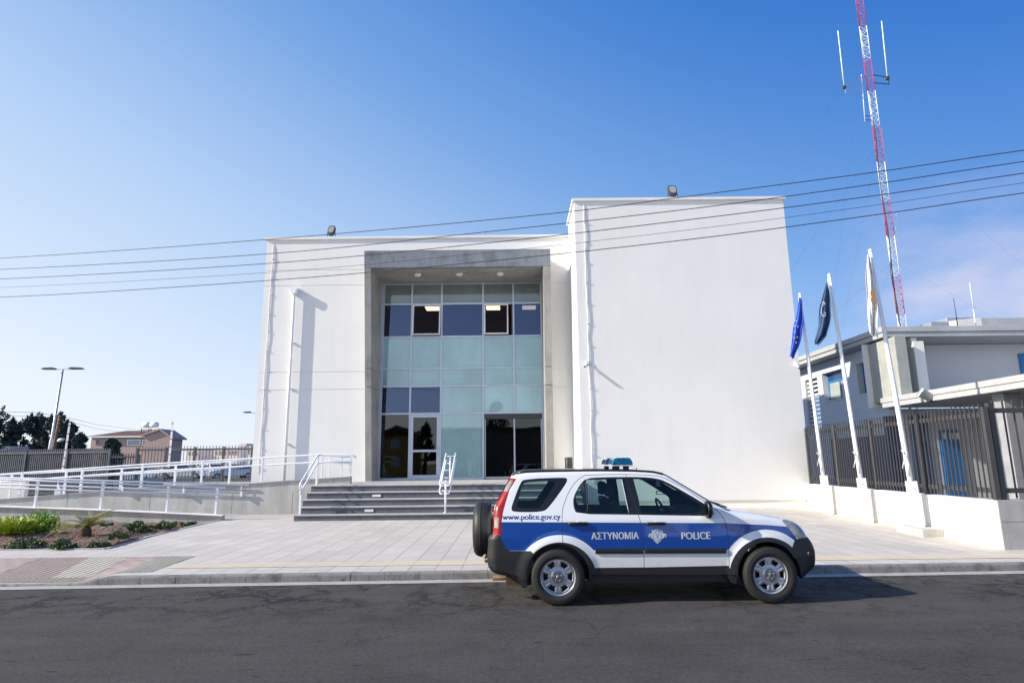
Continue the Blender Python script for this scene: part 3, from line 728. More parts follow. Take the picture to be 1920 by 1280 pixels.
PR = .027
def railing(name, label, y, posts, rails, pr=.028, ext=None):
    t_ = thing(name, label, 'railing', (posts[0][0].x, y, 0.2))
    for (top, foot) in posts:
        p = MB(); p.bar(foot, top, .06, .06, (0, 1, 0)); p.build('post', M['white_metal'], t_)
    for r in rails:
        p = MB(); p.tube(r, PR, 10); p.build('rail', M['white_metal'], t_)
    return t_
P_ = lambda u, v, y: at(u, v, y)
# front railing on the planter wall
posts = [(P_(71, 899, FY+.08), P_(65, 952, FY+.08)), (P_(194, 903, FY+.08), P_(188, 957, FY+.08)), (P_(317, 908, FY+.08), P_(312, 961, FY+.08)), (P_(409, 912, FY+.08), P_(404, 965, FY+.08)),
         (P_(-55, 893, FY+.08), P_(-62, 947, FY+.08)), (P_(-185, 888, FY+.08), P_(-192, 942, FY+.08))]
posts = [(Vector((f.x, t_.y, t_.z)), f) for t_, f in posts]
zt0 = lambda u, v: at(u, v, FY+.0)
railing('handrail', 'white two bar handrail on the low wall right behind the planting bed', FY,
        posts, [[zt0(-300, 886), zt0(0, 898.5), zt0(422, 914)], [zt0(-300, 902), zt0(0, 914), zt0(421, 928)]])
# rail fixed to the face of the ramp wall
wy = MY-.09
t_ = railing('wall_rail', 'white double bar rail bracketed to the front of the ramp wall', wy, [(at(453, 922, wy), at(453, 930, wy)), (at(345, 916, wy), at(345, 927, wy)), (at(230, 912, wy), at(230, 922, wy)), (at(110, 908, wy), at(110, 918, wy))],
        [[at(-300, 883, wy), at(0, 894.5, wy), at(466, 909, wy)], [at(-300, 896, wy), at(0, 907, wy), at(465, 922, wy)]])
for u in (453, 345, 230, 110):
    a = at(u, 909-(466-u)*.031, wy); MB().tube([a, (a.x, a.y, a.z-.25), (a.x, MY, a.z-.32)], .012, 6).build('bracket', M['white_metal'], t_)
# upper railing, front side, standing on the ramp wall
UY = MY+.1
uv = [(-71, 893, 940), (41, 885, 931), (154, 877, 923), (267, 872, 914), (379, 865, 909), (491, 859, 903), (603, 853.5, 897.5)]
posts = []
for u, vt, vf in uv:
    f = at(u-5*(700-u)/700, vf, UY); tt = at(u, vt, UY); posts.append((Vector((f.x, UY, tt.z)), f))
railing('ramp_railing', 'long white two bar railing standing on the upper ramp wall up to the entrance', UY, posts,
        [[at(-300, 909, UY), at(0, 889, UY), at(267, 870.5, UY), at(600, 852, UY), at(660, 852.5, UY), at(668, 857, UY)],
         [at(-300, 922, UY), at(0, 903, UY), at(140, 893, UY), at(267, 883.5, UY), at(600, 866, UY), at(660, 866, UY)]])
for u in (618, 641): pass
# back side railing
BY = 22.95
uv = [(-80, 894), (22, 889), (124, 883), (228, 878), (329, 871), (431, 865)]
posts = []
for u, vt in uv:
    tt = at(u, vt, BY); f = Vector((tt.x+.02, BY, tt.z-.86)); posts.append((Vector((f.x, BY, tt.z)), f))
e_ = at(470, 862, BY)
railing('ramp_railing', 'white railing along the far side of the ramp ending at the white wall', BY, posts,
        [[at(-200, 900, BY), at(22, 889, BY), at(228, 878, BY), at(431, 865, BY), e_], [at(-200, 911, BY), at(22, 900, BY), at(228, 889, BY), at(431, 876.5, BY), at(470, 873, BY)]])
t3 = railing('ramp_railing', 'short white railing beside the top landing left of the concrete frame', 22.4,
        [(at(u, 856.5, 22.4), at(u-2, 896, 22.4)) for u in (618, 641, 658)],
        [[at(604, 853, 22.0), at(641, 855.5, 22.4), at(658, 856.5, 22.4)], [at(604, 865, 22.0), at(641, 867, 22.4), at(658, 868, 22.4)]])
# stair rails
SXL = -6.20
l0 = (SXL-.03, 18.6, .30); u0 = (SXL, 20.05, 1.08)
zlo = at(562, 905, 18.6).z; zhi = at(600, 853, 20.1).z
railing('stair_rail', 'white sloping double handrail at the left side of the entrance steps', 18.6,
        [(Vector((SXL, 18.62, zlo)), Vector((SXL, 18.62, .30))), (Vector((SXL, 20.05, zhi-.03)), Vector((SXL, 20.05, 1.08)))],
        [[(SXL, 18.58, zlo-.22), (SXL, 18.50, zlo-.10), (SXL, 18.56, zlo), (SXL, 20.05, zhi), (SXL, 20.45, zhi+.01)],
         [(SXL, 18.5, zlo-.32), (SXL, 20.05, zhi-.25), (SXL, 20.45, zhi-.25)]])
XC = at(836, 930, 18.8).x
dz = at(845, 850, 20.2).z; dl = at(828, 907, 18.45).z
tc_ = thing('stair_rail', 'white looped double handrail on one post in the middle of the steps', 'railing', (XC, 18.7, .3))
MB().tube([(XC, 18.72, .30), (XC, 18.72, dl+.1)], .028, 10).build('post', M['white_metal'], tc_)
MB().tube([(XC, 20.0, 1.08), (XC, 20.0, dz-.12)], .028, 10).build('post', M['white_metal'], tc_)
MB().lathe([(.001, 0), (.07, 0), (.07, .012), (.03, .02)], (XC, 18.72, .30), 'Z', 14).build('base_plate', M['white_metal'], tc_)
for (dzz, off) in ((0, 0), (-.22, -.02)):
    for sx_ in (-1, 1):
        x = XC+sx_*.15
        MB().tube([(XC, 18.40+off, dl-.05+dzz), (x-.03*sx_, 18.40+off, dl-.05+dzz), (x, 18.46+off, dl+dzz), (x, 20.15, dz+dzz), (x, 20.35, dz+dzz+.01)], .021, 10).build('rail', M['white_metal'], tc_)
br = MB()
for f_ in (.06, .45, .93):
    yy = 18.46+(20.15-18.46)*f_; zz = dl+(dz-dl)*f_
    for dzz in (0, -.22): br.tube([(XC-.15, yy, zz+dzz-.02), (XC+.15, yy, zz+dzz-.02)], .011, 8)
br.build('cross_bars', M['white_metal'], tc_)
# bin by the entrance
bn = thing('litter_bin', 'small black cylinder bin standing on the landing by the white wing', 'bin', (1.95, 22.6, 1.08))
MB().lathe([(.001, 1.08), (.13, 1.08), (.14, 1.10), (.14, 1.86), (.13, 1.88), (.11, 1.88), (.11, 1.80), (.001, 1.80)], (1.98, 22.6, 0), 'Z', 20).build('body', M['black'], bn)
MB().lathe([(.144, 1.80), (.148, 1.81), (.148, 1.84), (.144, 1.85)], (1.98, 22.6, 0), 'Z', 20).build('rim', M['dark_metal'], bn)

# ------------------------------------------------------------------ right hand boundary wall, fence, flagpoles
WA, WB = Vector((8.72, 11.6, 0)), Vector((9.74, 21.28, 0))
WD = (WB-WA).normalized(); WN = Vector((-WD.y, WD.x, 0))        # WN points to the left (towards the plaza)
def onwall(u, v, off=0.0):                            # measured pixel -> point on the wall face (offset to the plaza side)
    d = ray(u, v); o = Vector((0, 0, CAMH)); A = WA+WN*off
    t = ((A-o).dot(WN))/(d.dot(WN)); return o+d*t
bwall = thing('boundary_wall', 'cream rendered boundary wall under the metal fence beside the flagpoles', 'wall', (9, 16, .13))
def wallpt(y, off=0): t = (y-WA.y)/WD.y; q = WA+WD*t+WN*off; return q
m_ = MB(); zt_ = lambda y: .965-.004*(y-11.6)
a0, a1 = wallpt(11.6), wallpt(21.3); b0, b1 = wallpt(11.62, -.25), wallpt(21.3, -.25)
m_.add([(a0.x, a0.y, .02), (a1.x, a1.y, .02), (a1.x, a1.y, .925), (a0.x, a0.y, .965), (b0.x, b0.y, .02), (b1.x, b1.y, .02), (b1.x, b1.y, .925), (b0.x, b0.y, .965)],
       [(0, 3, 2, 1), (4, 5, 6, 7), (3, 7, 6, 2), (1, 2, 6, 5), (0, 4, 7, 3)])
m_.build('wall_body', M['plaster2'], bwall)
m2_ = MB(); q9 = wallpt(11.9); m2_.prism([(a0.x-.004, 11.56), (24, 11.56), (24, 11.9), (q9.x+.03, 11.9)], -.1, .972); m2_.build('end_wall', M['wall_concrete'], bwall)
MB().box(a0.x+.002, 24, 11.556, 11.562, .60, .608).build('wall_joint', M['kerb_joint'], bwall)
pil = []
for (u, v) in ((1568, 958), (1655, 968), (1757, 985)):
    p = onwall(u, v, 0)
fe = thing('metal_fence', 'grey brown steel picket fence on the cream wall behind the flagpoles', 'fence', (9.1, 16, .95))
def fence_run(fe, A, B, zb_, zt, nbay, sp=.145, post=.09, rail=(.18, -.20), pk=.023, name='picket_panel', kick=True):
    A = Vector(A); B = Vector(B); D = (B-A); Lg = D.length; D.normalize(); N_ = Vector((-D.y, D.x, 0))
    zb0 = zb_ if callable(zb_) else (lambda s: zb_); zt0_ = zt if callable(zt) else (lambda s: zt)
    for i in range(nbay+1):
        q = A+D*(Lg*i/nbay); s_ = i/nbay
        pb = MB(); pb.bar((q.x, q.y, zb0(s_)-.02), (q.x, q.y, zt0_(s_)-.06), post, post, (D.x, D.y, 0)); pb.build('post', M['fence'], fe)
    for i in range(nbay):
        mb = MB(); s0, s1 = i/nbay, (i+1)/nbay; q0 = A+D*(Lg*s0); q1 = A+D*(Lg*s1)
        for dz0, top in ((rail[0], False), (rail[1], True)):
            za = (zt0_(s0)+dz0) if top else zb0(s0)+dz0; zc = (zt0_(s1)+dz0) if top else zb0(s1)+dz0
            mb.bar((q0.x, q0.y, za), (q1.x, q1.y, zc), .05, .09)
        n = max(1, int(Lg/nbay/sp))
        for k_ in range(n):
            f = (k_+.5)/n; s_ = s0+(s1-s0)*f; q = q0.lerp(q1, f) + N_*.04
            mb.bar((q.x, q.y, zb0(s_)+.04), (q.x, q.y, zt0_(s_)), pk, pk, (D.x, D.y, 0))
        mb.build(name, M['fence'], fe)
fa = wallpt(11.75, -.12); fb_ = wallpt(21.1, -.12)
fence_run(fe, fa, fb_, lambda s: .955-.03*s, lambda s: 2.73+.06*s, 4)
fe2 = thing('metal_fence', 'steel picket fence along the street at the right edge on the grey wall', 'fence', (12, 11.75, .95))
fence_run(fe2, (fa.x+.12, 11.76, 0), (16.5, 11.76, 0), .955, 2.80, 3, .19)
fe3 = thing('metal_gate', 'shorter inner steel gate seen through the fence at the right edge', 'gate', (14, 16.5, .3))
fence_run(fe3, (13.0, 15.8, 0), (17.5, 15.8, 0), .45, 2.55, 2, .16)
# poles in U-shaped brackets on the wall
mk = M['white_metal']
FLD = [((1552, 957), (1500, 553), 891, (1541, 1561), 'first white flagpole, nearest the building, carrying the bright blue flag'),
       ((1625, 970), (1555, 517), 896, (1611, 1638), 'middle white flagpole carrying the dark navy flag'),
       ((1722, 987), (1632, 472), 902, (1702, 1736), 'tallest looking white flagpole nearest the street carrying the white flag')]
poles = []
for (bpx, tpx, vt, (ua, ub), lab) in FLD:
    B = onwall(bpx[0], bpx[1], .25); y = B.y
    T = at(tpx[0], tpx[1], y); zt2 = onwall(bpx[0], vt, .25).z
    t_ = thing('flagpole', lab, 'flagpole', (B.x, B.y, B.z), 'flagpoles along the boundary wall')
    MB().tube([B, B.lerp(T, .33), B.lerp(T, .66), T], [.058, .054, .046, .036], 14).build('pole', mk, t_)
    MB().ball((T.x, T.y, T.z+.02), .05, 10, 6).build('finial', mk, t_)
    s_ = MB()
    up = (T-B).normalized(); top = B+up*((zt2-B.z)/up.z)
    for o_ in (-1, 1):
        c0 = B+WD*(o_*.095)-WN*.01; c1 = top+WD*(o_*.095)-WN*.01; c0.z = .12
        s_.bar(c0, c1, .018, .15, (WN.x, WN.y, 0))
    s_.build('bracket', mk, t_)
    bo = MB()
    for f in (.15, .5, .85):
        q = B.lerp(top, f); bo.tube([q-WD*.13+WN*.02, q+WD*.13+WN*.02], .012, 8)
    bo.build('bolts', M['grey_metal'], t_)
    ro = MB(); R0 = T-Vector((.06, 0, .05)); R1 = top+Vector((-.07, -.03, .55))
    pts = [R0.lerp(R1, i/12)+Vector((-.012*sin(i*1.1), 0, 0)) for i in range(13)]; ro.tube(pts, .007, 5)
    kx = R1
    for (dx, dz_) in ((-.08, .12), (.05, .08), (-.10, -.28), (.02, -.45)): ro.tube([kx, kx+Vector((dx*.6, -.03, dz_*.5)), kx+Vector((dx, -.02, dz_))], .009, 5)
    ro.tube([kx+Vector((0, -.02, 0)), kx+Vector((.03, -.05, -.2)), kx+Vector((0, -.02, -.42))], .016, 6)
    ro.build('halyard', M['white_plastic'], t_)
    poles.append((B, T))
c0 = atz(1731, 1007, .125); w0 = wallpt(c0.y, .004); fx0 = c0.x
MB_ = MB(); w1 = wallpt(c0.y+1.1, .004)
MB_.prism([(fx0, c0.y), (w0.x, c0.y), (w1.x, w1.y), (fx0+.12, c0.y+1.1)], .08, .285)
tag(MB_.build('pole_footing', M['ramp_concrete'], bevel=.01), 'low cream concrete block at the foot of the third flagpole', 'footing')

def flag(name, label, y, left, right, mat, folds, parent=None, amp=.085):
    n = 44; m = 26; mb = MB(); V = []
    def interp(arr, s_):
        s2 = s_*(len(arr)-1); i = min(int(s2), len(arr)-2); f = s2-i; return (arr[i][0]+(arr[i+1][0]-arr[i][0])*f, arr[i][1]+(arr[i+1][1]-arr[i][1])*f)
    rf_ = random.Random(len(label))
    p1, p2 = rf_.uniform(0, 6), rf_.uniform(0, 6)
    for j in range(n+1):
        s_ = j/n; l = interp(left, s_); r = interp(right, s_)
        for i in range(m+1):
            f = i/m; u = l[0]+(r[0]-l[0])*f; v = l[1]+(r[1]-l[1])*f
            w2 = min(1, s_*3)
            u += w2*(1.1*sin(s_*11+p1)*(1-f)+.7*sin(s_*17+p2)*f); v += w2*1.6*sin(f*pi*folds+p2)*(s_**3)
            yy = y+amp*(sin(f*pi*folds+s_*2.6+.7*sin(s_*6+p1))+.45*sin(f*pi*folds*2.3+s_*5+p2))*(.3+.7*s_)
            V.append(at(u, v, yy))
    F = [(j*(m+1)+i, j*(m+1)+i+1, (j+1)*(m+1)+i+1, (j+1)*(m+1)+i) for j in range(n) for i in range(m)]
    mb.add(V, F, True); o = mb.build(name, mat, fix=True)
    so_ = o.modifiers.new('cloth', 'SOLIDIFY'); so_.thickness = .006
    return tag(o, label, 'flag')
def cloth(name, col, tr=.25):
    m = Mt(name); v = m.co('Object'); m.set(m.ramp(m.noise(v, 2.5, 3), [(.3, tuple(x*.88 for x in col)), (.7, col)]), .75)
    m.p.inputs['Sheen Weight'].default_value = .2
    m.bump(m.noise(m.co('Object', sc=(6, 6, 1)), 3, 3), .25, .03)
    return m.m
def emblem(parent, name, polys, y, mat, label=None):  # small printed marks lying on the flag
    mb = MB()
    for P in polys:
        n = len(P); c = (sum(p[0] for p in P)/n, sum(p[1] for p in P)/n)
        mb.add([at(u, v, y) for u, v in P], [tuple(range(n))])
    o = mb.build(name, mat, fix=False); o.parent = parent; return o
def star(u, v, r, a0=0): return [(u+(r if i % 2 == 0 else r*.42)*sin(a0+pi*i/5), v-(r if i % 2 == 0 else r*.42)*cos(a0+pi*i/5)) for i in range(10)]
y1_ = poles[0][0].y-.06; y2_ = poles[1][0].y-.06; y3_ = poles[2][0].y-.06
f1 = flag('flag', 'limp bright blue flag with pale stars on the pole nearest the building', y1_, [(1499, 557), (1495, 578), (1490, 604), (1486, 630), (1482, 650), (1481, 668)], [(1503, 560), (1505, 580), (1506, 605), (1504, 626), (1497, 652), (1489, 673)], cloth('blue_flag_cloth', (.016, .085, .62)), 3)
emblem(f1, 'stars', [star(*q) for q in ((1492, 601, 2.2, .3), (1490.5, 611, 2.3, .1), (1490, 622, 2.4, 0), (1489, 633, 2.3, .5), (1492.5, 642, 2.0, .2), (1496, 612, 1.8, .6), (1495, 632, 1.8, .3))], y1_-.14, plain('pale_star', (.72, .68, .45), .7))
f2 = flag('flag', 'limp dark navy flag with a white ring emblem on the middle flagpole', y2_, [(1549, 530), (1543, 552), (1537, 580), (1534, 605), (1531, 625), (1528, 644)], [(1552, 532), (1556, 556), (1559, 592), (1554, 612), (1551, 628), (1533, 646)], cloth('navy_flag_cloth', (.018, .06, .16)), 3)
def arc(cu, cv, ru, rv, a0, a1, w_, n=12):
    o_ = [(cu+ru*cos(a0+(a1-a0)*i/n), cv+rv*sin(a0+(a1-a0)*i/n)) for i in range(n+1)]
    i_ = [(cu+(ru-w_)*cos(a0+(a1-a0)*i/n), cv+(rv-w_)*sin(a0+(a1-a0)*i/n)) for i in range(n+1)]
    return [[o_[k_], o_[k_+1], i_[k_+1], i_[k_]] for k_ in range(n)]
ep = arc(1543.5, 582, 4.6, 11, pi*.55, pi*1.6, 1.5) + arc(1544, 570, 3.2, 5, pi*1.0, pi*2.1, 1.4) + arc(1545, 589, 3.0, 5, -pi*.4, pi*.9, 1.3)
ep += [[(1541.5, 567), (1544.5, 564), (1546, 567), (1543, 570)]]
emblem(f2, 'emblem', ep, y2_-.14, plain('emblem_white', (.72, .74, .78), .7))
f3 = flag('flag', 'limp white flag with an orange patch on the flagpole nearest the street', y3_, [(1626, 478), (1624, 510), (1624, 540), (1625, 570), (1629, 600), (1631, 626)], [(1630, 479), (1637, 510), (1642, 545), (1645, 575), (1646, 605), (1645, 633)], cloth('white_flag_cloth', (.80, .79, .78)), 3, amp=.06)
emblem(f3, 'emblem', [[(1632.5, 543), (1636, 545), (1641, 548), (1642, 553), (1640, 557), (1641.5, 563), (1638.5, 567), (1634.5, 569), (1632.5, 563), (1633.5, 556), (1631.5, 550)]], y3_-.15, plain('orange_map', (.50, .24, .08), .7))
emblem(f3, 'leaf_marks', [[(1634, 577), (1638, 579), (1643, 577), (1643, 578.6), (1638, 581), (1634, 579)]], y3_-.15, plain('olive_mark', (.2, .25, .08), .7))

# ------------------------------------------------------------------ neighbouring building
nb = thing('office_building', 'grey white two storey building with broad flat concrete roof and blue windows', 'building', (16, 22, .12))
XW = 13.6
zr = lambda y: 6.0
def front(y): return y
ry0 = at(1655, 612, 21.3); RX = ry0.x; RZ = ry0.z
rf = MB(); rf.box(RX-.05, 40, 21.3, 42, RZ-.19, RZ); rf.box(RX, 40, 21.34, 42, RZ-.36, RZ-.20)
rf.build('roof_slab', M['concrete_pale'] if 'concrete_pale' in M else M.setdefault('concrete_pale', concrete('pale_roof_concrete', (.44, .45, .46), .85, .5, .8)), nb, .01)
CZ = atx(1655, 752, RX).z                             # canopy top
cn = MB(); cn.box(RX, 40, 12.6, 22.0, 3.80-.17, 3.80); cn.box(RX+.03, 40, 12.6, 21.95, 3.80-.34, 3.80-.175)
cn.build('canopy_slab', M['concrete_pale'], nb, .01)
# main walls: left wall with openings, front wall
def wall_x(mb, x0, x1, y0, y1, z0, z1, holes):        # holes: (ya, yb, za, zb) sorted by y
    y = y0
    for (ya, yb, za, zb_) in holes:
        mb.box(x0, x1, y, ya, z0, z1); mb.box(x0, x1, ya, yb, z0, za); mb.box(x0, x1, ya, yb, zb_, z1); y = yb
    mb.box(x0, x1, y, y1, z0, z1)
wA = [atx(1545, 745, XW), atx(1590, 737, XW)]; wB = [atx(1611, 737, XW), atx(1642, 731, XW)]
ya1, ya0 = wA[0].y, wA[1].y; yb1, yb0 = wB[0].y, wB[1].y
zs_ = (4.18, 5.38)
mb = MB(); yfr = 22.25
wall_x(mb, XW, XW+.35, yfr+.304, 33, .1, RZ-.38, [(yb0, yb1, zs_[0], zs_[1]), (ya0, ya1, zs_[0], zs_[1]), (27.6, 28.8, 3.0, 5.3)])
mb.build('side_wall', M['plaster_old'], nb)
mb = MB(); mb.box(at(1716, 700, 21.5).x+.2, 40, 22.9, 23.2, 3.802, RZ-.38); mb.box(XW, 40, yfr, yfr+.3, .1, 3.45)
mb.build('front_wall', M['plaster_shade'] if 'plaster_shade' in M else M.setdefault('plaster_shade', plaster('shade_tinted_plaster', (.55, .57, .62))), nb)  # shade under the roof put into the plaster colour as blue grey
for (a, b, n_) in ((yb0, yb1, 1), (ya0, ya1, 2)):
    f = MB(); x = XW+.24
    f.box(x, x+.06, a, a+.07, zs_[0], zs_[1]); f.box(x, x+.06, b-.07, b, zs_[0], zs_[1]); f.box(x, x+.06, a+.07, b-.07, zs_[0], zs_[0]+.07); f.box(x, x+.06, a+.07, b-.07, zs_[1]-.07, zs_[1])
    zm = zs_[0]+.78; f.box(x, x+.06, a+.07, b-.07, zm, zm+.08); f.box(x, x+.06, (a+b)/2-.04, (a+b)/2+.04, zs_[0]+.07, zm)
    o = f.build('window', M['blue_frame'], nb)
    MB().box(x+.02, x+.035, a+.07, b-.07, zm+.08, zs_[1]-.07).build('pane', M['glass_blue'] if 'glass_blue' in M else M.setdefault('glass_blue', plain('blue_tinted_pane', (.02, .06, .16), .1)), o)
    MB().box(x+.02, x+.035, a+.07, b-.07, zs_[0]+.07, zm).build('pane', M['pane_pale'] if 'pane_pale' in M else M.setdefault('pane_pale', plain('pale_pane', (.33, .38, .36), .12)), o)
    MB().box(XW-.04, XW+.24, a-.05, b+.05, zs_[0]-.04, zs_[0]).build('sill', M['coping'], nb)
gr = MB(); 
for i in range(12): gr.box(XW+.1, XW+.14, 27.62, 28.78, 3.02+.19*i, 3.10+.19*i)
gr.build('louvre_grille', M['white_plastic'], nb)
# louvred screen, recess and fin
lv = MB(); ly1, ly0 = atx(1640, 745, RX+.15).y, atx(1692, 738, RX+.15).y
lv.box(RX+.15, RX+.5, ly0, ly1, 3.66, RZ-.42)
n_ = 9
for i in range(n_):
    yy = ly0+(ly1-ly0)*(i+.5)/n_; lv.box(RX+.12, RX+.15, yy-.078*(ly1-ly0)/1.45, yy+.078*(ly1-ly0)/1.45, 3.68, RZ-.44)
lv.build('louvre_screen', M.setdefault('louvre', plain('pale_green_grey_louvre', (.34, .35, .32), .7)), nb)
MB().box(RX-.02, RX+.5, ly1+.003, ly1+.16, 3.50, RZ-.40).build('screen_end', M['plaster2'], nb)
XR = at(1716, 700, 21.5).x; xf = at(1741, 735, 21.45).x; yr = atx(1690, 700, XR).y
MB().box(XR, XR+.2, 21.5, yr+.5, 3.802, RZ-.37).build('recess_wall', M['plaster2'], nb)
fn = MB(); fn.box(XR-.02, xf, 21.36, 21.497, 3.802, RZ-.52); fn.build('fin', M['plaster2'], nb)
# upper roof parts
up = MB(); p0 = at(1780, 606, 24); up.prism([(p0.x-.2, 25.2), (p0.x+.5, 24.2), (p0.x+1.2, 23.9), (40, 23.9), (40, 36), (p0.x-.2, 36)], RZ+.02, RZ+.86)
up.build('upper_roof', M['concrete_pale'], nb, .02)
MB().box(p0.x+1.0, p0.x+2.1, 25.5, 27, RZ+.865, RZ+1.24).build('roof_unit', M['grey_metal'], nb, .02)
MB().box(at(1738, 606, 22.2).x, at(1772, 606, 22.2).x, 22.0, 22.7, RZ+.005, RZ+.30).build('roof_hatch', M['grey_metal'], nb, .01)
# right edge window + ground floor doors in shade
MB().box(at(1912, 680, 22.86).x, at(1912, 680, 22.86).x+.9, 22.84, 22.895, 4.5, 5.5).build('window', M['blue_frame'], nb)
dg = MB(); a = at(1760, 806, yfr-.05); b = at(1808, 900, yfr-.05)
dg.box(a.x, b.x, yfr-.09, yfr-.003, .14, a.z); do_ = dg.build('entrance_door', plain('bright_blue_door', (.01, .13, .40), .4), nb)
gg = MB()
for i in range(3): gg.box(a.x+.1+i*(b.x-a.x)/3, a.x+.02+(i+1)*(b.x-a.x)/3, yfr-.10, yfr-.091, a.z-.32, a.z-.10)
gg.build('pane', M['white_plastic'], do_)
for (u0, u1, v0, v1) in ((1660, 1700, 800, 900), (1706, 1752, 790, 900)):
    a = at(u0, v0, yfr-.05); b = at(u1, v1, yfr-.05); MB().box(a.x, b.x, yfr-.07, yfr-.003, .14, 3.2).build('shutter', plain('navy_shutter', (.012, .04, .12), .5), nb)
a = atx(1520, 790, XW); b = atx(1640, 790, XW)
MB().box(XW-.05, XW-.003, 22.6, 26.8, .2, 2.55).build('shutter', plain('navy_side_shutter', (.012, .04, .12), .5), nb)
co_ = MB(); co_.box(at(1884, 760, 17).x, at(1884, 760, 17).x+.45, 17, 17.4, .12, 3.455); co_.build('column', plain('shaded_column_render', (.30, .31, .33), .9), nb)  # render colour darkened so the column looks shaded
# floodlight on the canopy edge
p = atx(1738, 742, RX-.05)
fl = thing('floodlight', 'silver floodlight fixed to the canopy edge of the neighbouring building', 'floodlight', p)
h = MB(); h.prism([(-.22, -.13), (.20, -.16), (.24, .10), (-.20, .15)], -.06, .06, 'Y'); T = Matrix.Translation(p+Vector((-.12, -.12, .03))) @ Matrix.Rotation(radians(25), 4, 'X') @ Matrix.Rotation(radians(25), 4, 'Y')
h.v = [tuple(T @ Vector(q)) for q in h.v]; h.build('lamp_head', M['grey_metal'], fl, .01)
MB().bar(p+Vector((.12, -.1, -.12)), p+Vector((.12, .1, -.12)), .16, .14).build('bracket', M['dark_metal'], fl)
for (u0, v0, u1, v1, yy, lab, mt) in ((1795, 606, 1788, 560, 30, 'thin dark whip aerial on the neighbouring roof', 'dark_metal'), (1826, 590, 1818, 530, 30, 'thin white whip aerial on the neighbouring roof beside the dark one', 'mast_white')):
    yy = 23.3; a = at(u0, v0, yy); b = at(u1, v1, yy); a.z = RZ+.01
    t_ = thing('aerial', lab, 'aerial', a)
    MB().tube([a, a.lerp(b, .5)], .02, 6).build('base_tube', M[mt], t_); MB().tube([a.lerp(b, .5), b], .013, 6).build('whip', M[mt], t_)

# ------------------------------------------------------------------ radio mast
MYY = 38.0; mx0, mx1 = 24.33, 24.33
mast = thing('radio_mast', 'tall red and white lattice radio mast held by guy wires behind the neighbouring building', 'mast', (mx0, MYY, 0))
W_ = .46; r_ = W_/sqrt(3)
cor = [Vector((r_*cos(a), r_*sin(a), 0)) for a in (radians(200), radians(320), radians(80))]
vb = [(-60, 51), (51, 111), (111, 172), (172, 237), (237, 305), (305, 375), (375, 443), (443, 516), (516, 590), (590, 700)]
zc_ = [at(1650, v, MYY).z for v in [-60, 51, 111, 172, 237, 305, 375, 443, 516, 590]] + [1.0]
for i in range(len(zc_)-1):
    zt_2, zb_2 = zc_[i], zc_[i+1]; mb = MB(); rr = .024
    for c in cor: mb.tube([(mx0+c.x, MYY+c.y, zb_2), (mx0+c.x, MYY+c.y, zt_2)], rr, 5)
    n_ = max(2, round((zt_2-zb_2)/.42)); h_ = (zt_2-zb_2)/n_
    for k_ in range(n_):
        for s_ in range(3):
            a, b = cor[s_], cor[(s_+1) % 3]; z_ = zb_2+k_*h_
            if k_ % 2: a, b = b, a
            mb.bar((mx0+a.x, MYY+a.y, z_), (mx0+b.x, MYY+b.y, z_+h_), .016, .016)
            mb.bar((mx0+a.x, MYY+a.y, z_), (mx0+b.x, MYY+b.y, z_), .014, .014)
    mb.build('lattice_section', M['mast_red' if i % 2 == 0 else 'mast_white'], mast)
cb = MB(); pts = []; z_ = 2.0
while z_ < at(1650, 215, MYY).z: pts.append((mx0-.24+.05*sin(z_*.9), MYY-.2, z_)); z_ += .7
cb.tube(pts, .035, 6); cb.tube([(a-.05+.07*sin(z*1.3), b-.05, z) for a, b, z in pts[:18]], .02, 5); cb.build('feeder_cable', M['cable'], mast)
def whip(u0, v0, u1, v1, yy, r=.035):
    a = at(u0, v0, yy); b = at(u1, v1, yy); m = MB(); m.tube([a, b], r, 8); return m.build('whip_antenna', M['mast_white'], mast), a, b
for (u0, v0, u1, v1, au, vv) in ((1583, 165, 1571, 58, 1612, (148, 163)), (1664, 148, 1653, 40, 1633, (142, 157))):
    o, a, b = whip(u0, v0, u1, v1, MYY-.3)
    ar = MB(); sgn = -1 if u0 < 1620 else 1
    e1 = at(u0+2*sgn*0+1, v0-3, MYY-.3); e2 = at(u0+3, v0+10, MYY-.3)
    for (e_, v_) in ((e1, vv[0]), (e2, vv[1])):
        q = at(au+12, v_-(0 if sgn > 0 else 6), MYY); ar.bar((mx0+.2*sgn, MYY-.1, q.z), e_, .05, .05)
    ar.bar(e2, e1+Vector((0, 0, .1)), .05, .05)
    mid = Vector((mx0+.2*sgn, MYY, 0)).lerp(e1, .45); 
    ar.build('antenna_arm', M['dark_metal' if sgn > 0 else 'grey_metal'], mast)
    MB().box(a.x-.09, a.x+.09, a.y-.09, a.y+.09, a.z-.05, a.z+.12).build('clamp', M['dark_metal'], mast)
for (u0, v0, u1, v1, sg) in ((1622, 228, 1615, 140, -1), (1663, 335, 1652, 242, 1), (1682, 495, 1680, 400, 1)):
    o, a, b = whip(u0, v0, u1, v1, MYY-.1, .03)
    ar = MB(); ar.bar(a+Vector((0, 0, .1)), (mx0+.2*sg, MYY-.1, a.z+.1), .03, .03); ar.bar(a+Vector((0, 0, .4)), (mx0+.2*sg, MYY-.1, a.z+.4), .03, .03); ar.build('antenna_arm', M['dark_metal'], mast)
top_z = zc_[1]+1
gy = MB()
for (dx, dy) in ((-15, 8), (17, -4), (3, 20)):
    for zz in (14, 22, 30): gy.tube([(mx0, MYY, zz), (mx0+dx, MYY+dy, .2)], .0028, 4)
gy.build('guy_wires', M['cable'], mast)

